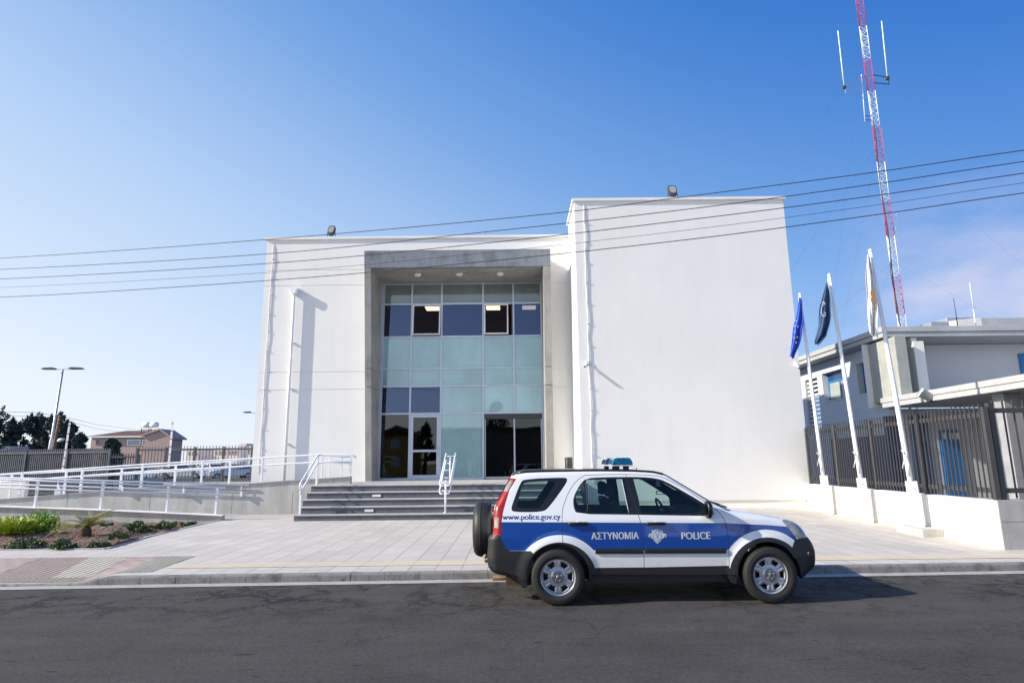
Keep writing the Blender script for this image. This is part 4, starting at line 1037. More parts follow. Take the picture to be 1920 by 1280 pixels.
# ------------------------------------------------------------------ overhead wires
def wire(label, pts, r):
    NP = Vector((-(10-16), 22.7, 0)).normalized()     # the wires hang in one vertical plane crossing the street side obliquely
    A0 = Vector((-13.8, 16, 0)); o = Vector((0, 0, CAMH)); ps = []
    for u, v in pts:
        d = ray(u, v); t = (A0-o).dot(NP)/d.dot(NP); ps.append(o+d*t)
    res = []                                           # catmull-rom
    for i in range(len(ps)-1):
        p0, p1, p2, p3 = ps[max(i-1, 0)], ps[i], ps[i+1], ps[min(i+2, len(ps)-1)]
        for k_ in range(8):
            t = k_/8; res.append(.5*((2*p1)+(p2-p0)*t+(2*p0-5*p1+4*p2-p3)*t*t+(3*p1-p0-3*p2+p3)*t**3))
    res.append(ps[-1])
    tag(MB().tube(res, r, 6).build('overhead_wire', M['cable']), label, 'wire', 'overhead wires crossing the street')
wire('topmost black overhead wire', [(-420, 503), (0, 484), (500, 449), (1000, 404), (1300, 367), (1640, 323), (1919, 282), (2500, 205)], .0085)
wire('second black overhead wire from the top', [(-420, 519), (0, 505), (500, 476), (900, 436), (1300, 391), (1640, 345), (1919, 303), (2500, 222)], .0085)
wire('third black overhead wire from the top', [(-420, 536), (0, 523), (500, 494), (900, 457), (1300, 411), (1640, 367), (1919, 325), (2500, 245)], .0085)
wire('thin pale overhead wire, fourth from the top', [(-420, 551), (0, 539), (500, 511), (900, 475), (1300, 430), (1640, 385), (1919, 343), (2500, 265)], .0045)
wire('lowest black overhead wire', [(-420, 566), (0, 557), (500, 526), (900, 491), (1300, 448), (1640, 403), (1919, 362), (2500, 285)], .0085)

# ------------------------------------------------------------------ left background
M['fence_old'] = M['fence']; M['fence'] = plain('dark_grey_fence_paint', (.074, .080, .096), .55, .1, .25)
def lf(name, label, A, B, zb_, zt, nb_, sp, pk):
    f = thing(name, label, 'fence', (A[0], A[1], zb_)); fence_run(f, (A[0], A[1], 0), (B[0], B[1], 0), zb_, zt, nb_, sp, .09, (.15, -.18), pk); return f
yF = 31.0
a = at(0, 842, yF); b = at(207, 840, yF)
lf('metal_fence', 'dense dark slatted fence below the trees at the left edge', (a.x-6, yF+1.5), (b.x, yF), .3, b.z, 5, .105, .052)
a = at(205, 850, yF+1.5); b = at(262, 850, yF+1.5)
lf('metal_fence', 'lower fence section in front of the pink house', (a.x, yF+1.5), (b.x, yF+1.5), .3, a.z, 1, .13, .035)
a = at(258, 837, yF); b = at(474, 836, yF)
lf('metal_fence', 'tall picket fence between the pink house and the white wall', (a.x, yF), (b.x, yF), .9, b.z+.05, 4, .150, .022)
a = at(305, 905, yF-.2); b = at(474, 905, yF-.2)
tag(MB().box(a.x, b.x, yF-.15, yF+.15, -.03, .92).build('fence_base_wall', M['ramp_concrete']), 'low beige wall under the picket fence left of the station', 'wall')
a = at(305, 905, 27)
tag(MB().box(at(-40, 900, 25.5).x, at(52, 900, 25.5).x, 25.4, 25.6, -.03, at(20, 896, 25.5).z).build('garden_wall', M['plaster2']), 'short cream wall behind the railings at the left edge', 'wall')
# street lamp
lp = thing('street_lamp', 'tall galvanised street lamp with two flat heads on a cross arm', 'street lamp', (-23.55, 32, .1))
B = Vector((-23.6, 32, .1)); T = at(118, 692, 32)
MB().tube([B, B.lerp(T, .45), B.lerp(T, .46), T], [.10, .085, .06, .045], 10).build('pole', M['grey_metal'], lp)
MB().bar(T+Vector((-.45, 0, 0)), T+Vector((.5, 0, .02)), .05, .05).build('cross_arm', M['grey_metal'], lp)
for sg in (-1, 1):
    c = T+Vector((sg*.72, 0, .02)); h = MB(); h.prism([(-.33, -.02), (-.25, .05), (.2, .075), (.34, .03), (.34, -.03)], -.14, .14, 'Y')
    h.v = [tuple(Vector((c.x+(x if sg > 0 else -x)*-1, c.y+y, c.z+z))) for x, y, z in h.v]; h.build('lamp_head', M['dark_metal'], lp)
wq = MB(); wa, wb = at(99, 850, 33), at(112, 779, 33); wq.tube([(wa.x-.3, 33, .1), wa, wb], [.08, .075, .06], 8)
for f_ in (.02, .12, .22, .32): q_ = wb.lerp(wa, f_); wq.ball((q_.x+.07, 32.95, q_.z), .07, 8, 5)
tag(wq.build('utility_pole', M['wood']), 'brown wooden pole behind the street lamp', 'pole')
cl = thing('street_lamp', 'small pale cobra head street lamp in front of the dark trees', 'street lamp', at(101, 835, 40))
a = at(101, 832, 40); b = at(108, 826, 40); c = at(121, 823, 40)
MB().tube([(a.x, 40, .1), a, b], .04, 6).build('pole', M['grey_metal'], cl); MB().tube([b, b.lerp(c, .3), c], [.05, .13, .06], 8).build('lamp_head', M['white_plastic'], cl)
# barrier arms
for (u0, v0, u1, v1, yy, lab) in ((131, 792, 117, 884, 29, 'raised white barrier arm with red marks in front of the trees'), (324, 788, 316, 876, 29, 'raised white barrier arm with red marks in front of the pink house')):
    a = at(u1, v1, yy); b = at(u0, v0, yy); t_ = thing('barrier_arm', lab, 'barrier', a, 'raised car park barriers')
    MB().bar(a, b, .075, .04, (0, 1, 0)).build('arm', M['mast_white'], t_)
    s_ = MB()
    for i in range(6):
        f = .10+i*.165; s_.bar(a.lerp(b, f), a.lerp(b, f+.022), .079, .044, (0, 1, 0))
    s_.build('stripes', M['red'], t_)
    MB().box(a.x-.14, a.x+.14, yy-.15, yy+.15, .1, .75).build('housing', M['mast_white'], t_)
# pink house
HY = 90.0
hs_ = thing('house', 'pink two storey house with brown tiled roof beyond the car park', 'house', (-55, HY, 0))
a = at(172, 818, HY); b = at(292, 818, HY); c = at(338, 822, HY); r0_ = at(195, 808.5, HY+3)
EZ = a.z; D_ = 7
MB().box(a.x, b.x, HY, HY+D_, 0, EZ).build('wall', M['pink_wall'], hs_)
rf_ = MB(); x0, x1 = a.x-.5, b.x+.2; rz_ = EZ+.95
rf_.add([(x0, HY-.5, EZ), (x1, HY-.5, EZ), (x1, HY+D_+.5, EZ), (x0, HY+D_+.5, EZ), (x0+3.2, HY+D_/2, rz_), (x1, HY+D_/2, rz_)], [(0, 1, 5, 4), (1, 2, 5), (2, 3, 4, 5), (3, 0, 4), (3, 2, 1, 0)])
rfo = rf_.build('roof', M['tile_roof'], hs_)
MB().box(x0, x1, HY-.53, HY-.45, EZ-.18, EZ).build('fascia', M['white_metal'], hs_)
wg = MB(); gx0, gx1 = b.x-.6, at(321, 822, HY-1.5).x; gz = at(310, 806, HY-1.5).z; ez = at(338, 822, HY-1.5).z; gxm = (gx0+gx1)/2+.2
wg.prism([(gx0, 0), (gx1, 0), (gx1, ez), (gxm, gz), (gx0, ez+.6)], HY-1.5, HY+1.6, 'Y'); wg.build('wing_wall', M['pink_wall'], hs_)
wr_ = MB(); wr_.bar((gxm, HY+.1, gz+.1), (gx1+.4, HY+.1, ez+.02), 3.8, .2, (0, 0, 1)); wr_.bar((gx0-.6, HY+.1, ez+.45), (gxm, HY+.1, gz+.1), 3.8, .2, (0, 0, 1)); wr_.build('wing_roof', M['pink_wall'], hs_)
for (u0, u1, v0, v1, fr_) in ((179, 186, 824, 834, 0), (196, 202, 824, 834, 0), (239, 263, 824, 834.5, 1), (267, 283, 824, 834.5, 1)):
    p = at(u0, v0, HY-.03); q = at(u1, v1, HY-.03)
    o = MB().box(p.x, q.x, HY-.06, HY-.004, q.z, p.z).build('window', M['white_metal'] if fr_ else M['groove'], hs_)
    MB().box(p.x+.12, q.x-.12, HY-.09, HY-.062, q.z+.1, p.z-.1).build('pane', plain('pale_blue_pane', (.25, .33, .42) if fr_ else (.04, .04, .04), .2), o)
for i, u in enumerate((275, 289)):
    p = at(u, 797.5, HY+1); t_ = thing('water_heater', ('left' if i == 0 else 'right')+' of the two white solar water tanks on the pink house roof', 'water tank', p, 'solar water tanks on the house roof')
    MB().tube([(p.x-.5, p.y, p.z+.1), (p.x+.5, p.y, p.z+.1)], .38, 12).build('tank', M['mast_white'], t_)
    fm = MB(); fm.bar((p.x-.8, p.y, p.z-.6), (p.x+.8, p.y, p.z-.6), .1, .1)
    for d_ in (-.7, .7): fm.bar((p.x+d_, p.y, p.z-1.3), (p.x+d_, p.y, p.z-.4), .08, .08)
    fm.build('frame', M['dark_metal'], t_)
# far pale houses on the skyline
random.seed(11)
far = [(352, 372, 840, 'box'), (376, 398, 842, 0), (402, 426, 839, 0), (428, 447, 838, 0), (449, 462, 831, 0), (464, 480, 836, 0), (2, 18, 836, 0)]
labs = ['far white flat roofed block just right of the pink house', 'far low cream house second from the pink house', 'far white house in the middle of the skyline gap', 'far grey house left of the narrow tower block', 'far tall narrow white block near the station wall', 'far white house partly hidden by the station wall', 'small white block at the far left edge behind the fence']
for (u0, u1, v, _), lb in zip(far, labs):
    yy = 210+random.random()*40 if u1 > 20 else 60; a = at(u0, v, yy); b = at(u1, v, yy)
    t_ = thing('far_house', lb, 'house', (a.x, yy, 0))
    MB().box(a.x, b.x, yy, yy+12, 0, a.z).build('wall', plain('far_wall', (.66+.1*random.random(), .66, .64), .9), t_)
    wn_ = MB(); n_ = 3
    for i in range(n_):
        xx = a.x+(b.x-a.x)*(i+.3)/n_; wn_.box(xx, xx+(b.x-a.x)*.13, yy-.1, yy-.02, a.z-2.6, a.z-1.2)
    wn_.build('window_row', M['room_dark'], t_)

# generic parked cars beyond the fence
def parked_car(label, pos, rot, col, kind=0):
    t_ = thing('parked_car', label, 'car', (0, 0, 0), 'cars parked beyond the fence')
    pm = plain('car_paint', col, .3, .3, .03, coat=.6)
    Lh = 2.15; prof = [(-Lh, .35), (-Lh, .75), (-2.0, .95), (-1.75, 1.0), (-1.25, 1.42), (-.9, 1.47), (.2, 1.47), (.5, 1.42), (1.15, .98), (1.9, .82), (2.12, .68), (2.15, .35)]
    rings = []
    for yy, ins in ((-.84, .0), (-.80, .03), (.80, .03), (.84, 0)): pass
    mb = MB(); n = len(prof)
    def wy(z): return .84 if z < .95 else .84-.22*(z-.95)/.5
    vs = [(x, -wy(z), z) for x, z in prof]+[(x, wy(z), z) for x, z in prof]
    mb.add(vs, [tuple(range(n))[::-1], tuple(range(n, 2*n))]+[(i, i+1, n+i+1, n+i) for i in range(n-1)]+[(n-1, 0, n, 2*n-1)])
    mb.build('body', pm, t_, .05)
    gl = MB()
    for sg in (-1, 1):
        q = [(-1.45, 1.02), (-1.12, 1.38), (.42, 1.38), (.98, 1.02)]
        gl.add([(x, sg*(wy(z)+.012), z) for x, z in q], [(0, 1, 2, 3)])
    gl.add([(.56, -.6, 1.40), (.56, .6, 1.40), (1.14, .72, 1.02), (1.14, -.72, 1.02)], [(0, 1, 2, 3)]); gl.add([(-1.3, -.6, 1.40), (-1.3, .6, 1.40), (-1.76, .7, 1.03), (-1.76, -.7, 1.03)], [(0, 1, 2, 3)])
    gl.build('windows', M.setdefault('car_glass_far', plain('dark_car_window', (.035, .045, .055), .08)), t_)
    for x in (-1.3, 1.35):
        for sg in (-1, 1):
            w_ = MB(); w_.lathe([(.001, -.1), (.3, -.1), (.32, -.06), (.32, .06), (.3, .1), (.001, .1)], (x, sg*.78, .32), 'Y', 16); o = w_.build('wheel', M['black'], t_)
            MB().lathe([(.001, .105), (.19, .105), (.2, .09)] if sg > 0 else [(.001, -.105), (.19, -.105), (.2, -.09)], (x, sg*.78, .32), 'Y', 12).build('hubcap', M['grey_metal'], o)
    for sg in (-1, 1): MB().box(2.05, 2.14, sg*.62-.16, sg*.62+.16, .62, .76).build('headlight', M['white_plastic'], t_)
    t_.location = pos; t_.rotation_euler = (0, 0, rot); return t_
def cpos(u, y, z=.345): p = at(u, 890, y); return (p.x, y, z)
parked_car('silver blue hatchback parked half hidden behind the low gate left of the pink house', cpos(228, 57), radians(178), (.36, .42, .50))
parked_car('white car parked side on just right of the second barrier arm', cpos(345, 60), radians(6), (.74, .76, .78))
parked_car('pale silver car parked in the middle behind the tall picket fence', cpos(398, 63), radians(-35), (.55, .58, .62))
parked_car('white car with dark windscreen parked beyond the fence near the station', cpos(436, 60), radians(-150), (.74, .76, .78))
parked_car('pale blue car parked last, partly hidden by the station wall', cpos(470, 63), radians(-70), (.50, .57, .66))
parked_car('white car nearest the low gate in front of the silver blue one', cpos(262, 50), radians(-75), (.72, .74, .78))
lh = thing('street_lamp', 'dark lamp head peeping out beside the left edge of the station', 'street lamp', (at(486, 773, 40).x, 40, .1))
a = at(486, 776, 40); b = at(463, 773, 40)
MB().tube([(a.x, 40, .1), a], .06, 8).build('pole', M['grey_metal'], lh); MB().bar((a.x, 40, a.z), (b.x+.2, 40, b.z), .04, .04).build('arm', M['grey_metal'], lh)
MB().prism([(b.x-.22, b.z), (b.x-.1, b.z+.05), (b.x+.22, b.z+.06), (b.x+.24, b.z-.02), (b.x-.1, b.z-.03)], 39.85, 40.15, 'Y').build('lamp_head', M['dark_metal'], lh)
for k_, (v0, v1, v2) in enumerate(((769, 779, 806), (776, 785, 815))):
    pl_ = [at(-60, v0, 33), at(60, v0+4, 33), at(112, v1, 33), at(180, (v1+v2)/2+3, 50), at(262, v2, 75)]
    tag(MB().tube(pl_, .010, 4).build('service_wire', M['cable']), ('upper' if k_ == 0 else 'lower')+' thin wire hanging from the brown wooden pole over the trees', 'wire')

# ------------------------------------------------------------------ trees and plants
def leafcloud(mb, rnd, c, rad, n, size, flat=1.0, up=.0):
    for _ in range(n):
        while True:
            p = Vector((rnd.uniform(-1, 1), rnd.uniform(-1, 1), rnd.uniform(-1, 1)))
            if p.length < 1: break
        if rnd.random() < .6: p = p.normalized()*(p.length**.35)
        q = Vector((c[0]+p.x*rad[0], c[1]+p.y*rad[1], c[2]+p.z*rad[2]))
        a = Vector((rnd.gauss(0, 1), rnd.gauss(0, 1), rnd.gauss(0, 1)*flat+up)).normalized(); b = a.cross(Vector((rnd.gauss(0, 1), rnd.gauss(0, 1), rnd.gauss(0, 1)))).normalized()
        s_ = size*rnd.uniform(.6, 1.3)
        mb.add([q-a*s_-b*s_*.15, q-b*s_*.4, q+a*s_, q+b*s_*.4], [(0, 1, 2, 3)])
def conifer(label, x, y, h, w_, seed, name='pine_tree'):
    rnd = random.Random(seed); t_ = thing(name, label, 'tree', (x, y, 0), 'dark trees behind the fence')
    tr_ = MB(); tr_.tube([(x, y, 0), (x+.1, y, h*.5), (x, y, h*.92)], [.28, .18, .05], 8)
    for i in range(7):
        z = h*(.3+.08*i); a = rnd.uniform(0, 6.28); r = w_*(.8-.07*i); tr_.tube([(x, y, z), (x+cos(a)*r*.5, y+sin(a)*r*.5, z+.3), (x+cos(a)*r, y+sin(a)*r, z+.8)], [.08, .05, .02], 5)
    tr_.build('trunk', M['bark'], t_)
    cr = MB()
    for i in range(34):
        f = rnd.random()**.85; z = h*(.18+.80*f); rr = w_*(1-f*.72)*rnd.uniform(.45, 1.0); a = rnd.uniform(0, 6.28)
        c = (x+cos(a)*rr*.8, y+sin(a)*rr*.8, z); s_ = w_*.30*(1.1-.5*f)*rnd.uniform(.7, 1.2)
        leafcloud(cr, rnd, c, (s_, s_, s_*.7), 90, .20, .6)
        leafcloud(cr, rnd, (c[0], c[1], c[2]+s_*.8), (s_*.25, s_*.25, s_*.7), 14, .22, 2.0)
    cr.build('crown', M['leaf_far'], t_, fix=False)
TY = 60
for i, (u, vtop, w_, lab) in enumerate(((-12, 778, 3.0, 'dark tree at the far left edge behind the fence'), (30, 795, 1.9, 'smaller dark tree between the left edge tree and the tall pine'), (68, 784, 2.7, 'tallest dark pine left of the street lamp'), (104, 786, 2.1, 'dark pine directly behind the street lamp'), (130, 798, 2.0, 'dark pine right of the street lamp by the barrier arm'), (-55, 790, 2.8, 'dark tree cut by the left frame edge'))):
    p = at(u, vtop, TY+i % 3*2); conifer(lab, p.x, p.y, p.z+.4, w_, 50+i)
p = at(150, 822, 50); conifer('small dark fir at the right end of the tree row', p.x, 50, p.z+.3, 1.1, 77)
p = at(213, 833, 48); conifer('small dark bush tree in front of the pink house', p.x, 48, p.z+.2, 1.3, 78)
# planting bed plants
def bush(name, label, x, y, w_, h, n, leaf, mat, seed, group=None, spiky=0):
    rnd = random.Random(seed); z = soilz(x, y); t_ = thing(name, label, 'plant', (x, y, z), group)
    st_ = MB()
    for i in range(7):
        a = rnd.uniform(0, 6.28); r = w_*.5*rnd.random(); st_.tube([(x, y, z), (x+cos(a)*r*.5, y+sin(a)*r*.5, z+h*.4), (x+cos(a)*r, y+sin(a)*r, z+h*.8)], [.012, .008, .004], 5)
    st_.build('stems', M['bark'], t_)
    lf_ = MB()
    if spiky:
        for i in range(n):
            a = rnd.uniform(0, 6.28); el = rnd.uniform(.1, 1.5); Lh = h*rnd.uniform(.7, 1.15); r0 = rnd.random()*w_*.35; a0 = rnd.uniform(0, 6.28)
            b0 = Vector((x+cos(a0)*r0, y+sin(a0)*r0, z)); d = Vector((cos(a)*cos(el)*w_/h*.6, sin(a)*cos(el)*w_/h*.6, sin(el)*.95))
            e_ = b0+d*Lh; m_2 = b0+d*Lh*.5+Vector((0, 0, .04)); sd = d.cross(Vector((0, 0, 1))); 
            if sd.length < .01: continue
            sd.normalize(); sd *= leaf*.22
            lf_.add([b0, m_2-sd, e_, m_2+sd], [(0, 1, 2, 3)])
            for k_ in range(7):
                f = .3+.1*k_; q = b0.lerp(e_, f)+Vector((0, 0, .02)); dd = (sd.normalized()*(1 if k_ % 2 else -1)*.8+d.normalized()*.7+Vector((0, 0, .3)))*leaf
                s2 = Vector((0, 0, 1)).cross(dd).normalized()*leaf*.17
                lf_.add([q, q+dd*.5-s2, q+dd, q+dd*.5+s2], [(0, 1, 2, 3)])
    else:
        for _ in range(max(6, int(w_*26))):
            a = rnd.uniform(0, 6.28); r = w_*.44*sqrt(rnd.random()); hh = h*(.18+.62*rnd.random())*(1-.6*(r/(w_*.5))**2)
            leafcloud(lf_, rnd, (x+cos(a)*r, y+sin(a)*r, z+hh), (w_*.12, w_*.12, h*.2), n, leaf*.62, .6, .4)
    lf_.build('foliage', M[mat], t_, fix=False); return t_
def bp(u, v): p = atz(u, v, .12); return p.x, p.y
SP = [((46, 1028), .75, .34, 'low dark green shrub nearest the pavement at the left'), ((110, 1029), .62, .28, 'second low dark shrub along the front edge of the bed'), ((187, 1026), .42, .20, 'small dark shrub at the front corner of the bed'),
      ((225, 1014), .55, .30, 'dark shrub just behind the front corner of the bed'), ((257, 1001), .55, .28, 'dark shrub halfway along the slanting bed edge'), ((298, 996), .52, .20, 'flat dark shrub upper part of the slanting bed edge'),
      ((318, 984), .62, .38, 'bright topped shrub near the end of the bed by the low wall'), ((355, 983), .50, .34, 'last dark shrub at the tip of the bed'), ((249, 986), .62, .22, 'small light green shrub in the middle of the bed'), ((196, 988), .46, .20, 'small dark shrub behind the palm')]
for i, (uv_, w_, h, lab) in enumerate(SP):
    x, y = bp(*uv_); bush('shrub', lab, x, y, w_, h*.78, 60, .05, 'leaf_mid' if i in (8, 6) else 'leaf_dark', 100+i, 'low shrubs in the planting bed')
x, y = bp(28, 1008); bush('fern_bush', 'large bright green feathery bush at the left edge of the bed', x, y, 1.05, .36, 300, .085, 'leaf_bright', 200, None, 1)
x, y = bp(-12, 1003); bush('fern_bush', 'bright green feathery bush cut by the left frame edge', x, y, .9, .36, 180, .085, 'leaf_bright', 203, None, 1)
x, y = bp(72, 1001); bush('fern_bush', 'taller green feathery bush beside the bright one', x, y, .80, .56, 300, .06, 'leaf_fern', 201, None, 1)
x, y = bp(104, 991); bush('sapling', 'slender yellow leaved sapling by the low wall', x, y, .26, .50, 70, .04, 'leaf_yellow', 202)
x, y = atz(4, 925, .4).xy; 
# cycad
x, y = bp(160, 1006); z = soilz(x, y); cy = thing('cycad_palm', 'small cycad palm with arching fronds in the middle of the bed', 'palm', (x, y, z))
MB().tube([(x, y, z-.05), (x, y, z+.12), (x, y, z+.20)], [.12, .12, .08], 12).build('trunk', M['bark'], cy)
rnd = random.Random(5); fr_ = MB()
for i in range(30):
    a = 2*pi*i/30*2.4+rnd.uniform(-.15, .15); Lh = rnd.uniform(.62, .84); el = rnd.uniform(.40, 1.15)
    d = Vector((cos(a), sin(a), 0)); pts = []
    for k_ in range(9):
        s_ = k_/8; pts.append(Vector((x, y, z+.18))+d*(Lh*s_*cos(el*(1-.35*s_)))+Vector((0, 0, Lh*(s_*sin(el)-.62*s_*s_*(1.15-el*.5)))))
    fr_.tube(pts, [.010-.0008*k_ for k_ in range(9)], 4)
    for k_ in range(2, 27):
        s_ = k_/27*8; i0 = min(int(s_), 7); q = pts[i0].lerp(pts[i0+1], s_-i0); t_v = (pts[i0+1]-pts[i0]).normalized(); sd = t_v.cross(Vector((0, 0, 1))).normalized()
        ln = .16*(1-abs(k_/27-.45)*1.2)
        for sg in (-1, 1):
            e_ = q+(sd*sg+t_v*.55+Vector((0, 0, .28))).normalized()*ln
            fr_.add([q-t_v*.0065, q+t_v*.0065, e_], [(0, 1, 2)])
fr_.build('fronds', M['leaf_palm'], cy, fix=False)
gv = MB(); rg2 = random.Random(21)
for _ in range(1900):
    y = 12.98+(18.9-12.98)*rg2.random()**1.3; x = bedx(y)-.08-rg2.random()**1.2*8.5
    r_ = rg2.uniform(.010, .030)*(1+.8*(rg2.random() < .06)); z = soilz(x, y)+r_*.3; b0 = len(gv.v)
    vs = [Vector((1, 0, 0)), Vector((-1, 0, 0)), Vector((0, 1, 0)), Vector((0, -1, 0)), Vector((0, 0, 1)), Vector((0, 0, -1))]
    vs = [(x+v.x*r_*rg2.uniform(.7, 1.3), y+v.y*r_*rg2.uniform(.7, 1.3), z+v.z*r_*rg2.uniform(.5, .9)) for v in vs]
    gv.add(vs, [(0, 2, 4), (2, 1, 4), (1, 3, 4), (3, 0, 4), (2, 0, 5), (1, 2, 5), (3, 1, 5), (0, 3, 5)])
tag(gv.build('gravel', plain('clods_and_pebbles', (.26, .18, .13), .95, 0, .5, 3)), 'small clods and pebbles scattered over the reddish soil of the bed', 'gravel', kind='stuff')
# irrigation pipes
ip = MB()
ip.tube([(*bp(u, v), soilz(*bp(u, v))+.02) for u, v in ((-30, 1030), (20, 1026), (60, 1023), (110, 1018), (150, 1008), (175, 1004))], .010, 6)
tag(ip.build('irrigation_pipe', M['cable']), 'thin black drip pipe snaking over the soil past the palm', 'pipe')
ip = MB(); ip.tube([(*bp(u, v), soilz(*bp(u, v))+.02) for u, v in ((190, 990), (230, 987), (270, 987), (310, 986))], .010, 6)
tag(ip.build('irrigation_pipe', M['grey_metal']), 'pale drip pipe at the back of the bed along the low wall', 'pipe')
x, y = at(8, 925, 24.6).xy

# ------------------------------------------------------------------ across the street, mirrored in the station glazing
ya = thing('house', 'yellow house with brown roof across the street, mirrored in the lower left glass', 'house', (-14, -27, 0))
MB().box(-16.5, -12, -34, -27, 0, 5.0).build('wall', plain('yellow_wall', (.62, .42, .12), .9), ya)
r_ = MB(); r_.prism([(-16.9, 5.0), (-11.6, 5.0), (-14.2, 6.3)], -34.4, -26.6, 'Y'); r_.build('roof', M['tile_roof'], ya)
for z in (1.2, 3.4): MB().box(-14.9, -13.7, -27, -26.95, z, z+1.2).build('window', M['white_metal'], ya)
yb = thing('house', 'long grey two storey house across the street, mirrored in the entrance doors', 'house', (2, -28, 0))
MB().box(-9, 9, -36, -28, 0, 5.6).build('wall', plain('grey_wall', (.20, .19, .18), .9), yb)
MB().box(-9.4, 9.4, -36.4, -27.6, 5.6, 5.9).build('roof', M['tile_roof'], yb)
for i in range(5):
    for z in (.9, 3.6): MB().box(-8+3.5*i, -6.6+3.5*i, -28, -27.95, z, z+1.4).build('window', M['room_dark'], yb)
for i, (x, y, h, w_) in enumerate(((-20, -25, 7, 2.6), (-10.3, -24, 6.2, 1.8), (11.5, -25, 8.5, 2.8), (-2.5, -38, 10, 3), (5.5, -38, 9, 2.6), (17, -27, 7.5, 2.6), (-27, -27, 8, 3))):
    conifer('dark tree across the street mirrored in the glazing, number %s from the yellow house' % ('one two three four five six seven'.split()[i]), x, y, h, w_, 300+i)

# ------------------------------------------------------------------ police car
YN = 8.19                                             # plane of the near side
YC = 9.05; HWD = YC-YN                                # centre line, half width
def prof_w(z):                                        # half width by height
    pts = [(.15, .80), (.30, .845), (.55, .862), (.80, .865), (1.00, .852), (1.08, .835), (1.30, .775), (1.50, .712), (1.70, .65)]
    if z <= pts[0][0]: return pts[0][1]
    for (a, b), (c, d) in zip(pts[:-1], pts[1:]):
        if z <= c:
            t = (z-a)/(c-a); return b+(d-b)*t
    return pts[-1][1]
def zq(X, Y):                                         # measured outline point -> (x, z) on the car's near side
    u, v = 860+X/2.743, 840+Y/2.743; y = YN
    for _ in range(4):
        p = at(u, v, y); y = YC-prof_w(p.z)
    return (p.x, p.z)
def Q(*pts): return [zq(*p) for p in pts]
x_front, x_rear = zq(1838, 560)[0], zq(150, 560)[0]; XM = (x_front+x_rear)/2; HL = (x_front-x_rear)/2
def smooth_poly(P, it=2, keep=()):                    # corner rounding (Chaikin), closed
    for _ in range(it):
        R = []
        n = len(P)
        for i in range(n):
            a, b = P[i], P[(i+1) % n]; R += [(a[0]*.75+b[0]*.25, a[1]*.75+b[1]*.25), (a[0]*.25+b[0]*.75, a[1]*.25+b[1]*.75)]
        P = R
    return P
def smooth_open(P, it=2):
    for _ in range(it):
        R = [P[0]]
        for a, b in zip(P[:-1], P[1:]): R += [(a[0]*.75+b[0]*.25, a[1]*.75+b[1]*.25), (a[0]*.25+b[0]*.75, a[1]*.25+b[1]*.75)]
        P = R+[P[-1]]
    return P
# silhouette in side view, front bottom -> over the roof -> rear bottom, with rounding radius in plan
SIL_ = [((1772, 674), .08, 'bumper'), ((1815, 652), .12, 'bumper'), ((1856, 615), .15, 'bumper'), ((1864, 570), .16, 'bumper'), ((1858, 522), .16, 'bumper'), ((1838, 482), .15, 'bumper'), ((1816, 456), .14, 'grille'),
        ((1794, 424), .13, 'grille'), ((1758, 390), .12, 'hood'), ((1708, 370), .11, 'hood'), ((1610, 350), .10, 'hood'), ((1500, 332), .09, 'hood'), ((1400, 316), .07, 'cowl'), ((1352, 296), .045, 'windshield'),
        ((1290, 266), .055, 'windshield'), ((1200, 212), .055, 'windshield'), ((1105, 156), .06, 'windshield'), ((1060, 131), .07, 'roof'), ((1000, 117), .07, 'roof'), ((900, 110), .07, 'roof'), ((700, 108), .07, 'roof'),
        ((450, 112), .07, 'roof'), ((330, 118), .08, 'roof'), ((285, 130), .09, 'roof'), ((266, 150), .09, 'hatch_glass'), ((232, 215), .09, 'hatch_glass'), ((200, 275), .09, 'hatch_glass'), ((182, 310), .09, 'hatch'), ((176, 380), .10, 'hatch'), ((173, 445), .10, 'hatch'),
        ((152, 458), .12, 'rear_bumper'), ((147, 520), .13, 'rear_bumper'), ((145, 590), .13, 'rear_bumper'), ((160, 632), .10, 'rear_bumper'), ((200, 652), .06, 'rear_bumper'), ((310, 668), .02, 'rear_bumper')]
SIL = [(*zq(*p), r, k_) for p, r, k_ in SIL_]
# refine the outline with a spline so edges read round
SF = []
for i in range(len(SIL)-1):
    p0, p1, p2, p3 = SIL[max(i-1, 0)], SIL[i], SIL[i+1], SIL[min(i+2, len(SIL)-1)]
    L_ = math.hypot(p2[0]-p1[0], p2[1]-p1[1]); n = max(1, int(L_/.025))
    for k_ in range(n):
        t = k_/n
        f = lambda j: .5*((2*p1[j])+(p2[j]-p0[j])*t+(2*p0[j]-5*p1[j]+4*p2[j]-p3[j])*t*t+(3*p1[j]-p0[j]-3*p2[j]+p3[j])*t**3)
        SF.append((f(0), f(1), p1[2]+(p2[2]-p1[2])*t, p1[3]))
SF.append(SIL[-1])
wr_c, wf_c = zq(510, 670), zq(1597, 655)
TR = .334
WR = (zq(510, 670)[0], TR); WF = (zq(1597, 655)[0], TR)
def arc_pts(c, r, a0, a1, n): return [(c[0]+r*cos(a0+(a1-a0)*i/n), c[1]+r*sin(a0+(a1-a0)*i/n)) for i in range(n+1)]
def seg_d(px_, pz_, a, b):
    dx, dz_ = b[0]-a[0], b[1]-a[1]; L2 = dx*dx+dz_*dz_ or 1e-9
    t = max(0, min(1, ((px_-a[0])*dx+(pz_-a[1])*dz_)/L2)); return math.hypot(px_-a[0]-t*dx, pz_-a[1]-t*dz_)
def base_w(x, z):
    t = (x-XM)/HL; w_ = prof_w(z)-.035*abs(t)**3
    for c in (WR, WF):                                # flared arches
        d = math.hypot(x-c[0], z-c[1])
        if z > .12 and d < .60: w_ += .028*(1-sm(.40, .55, d))*sm(.30, .36, d)*sm(1.0, .85, z)
    return w_
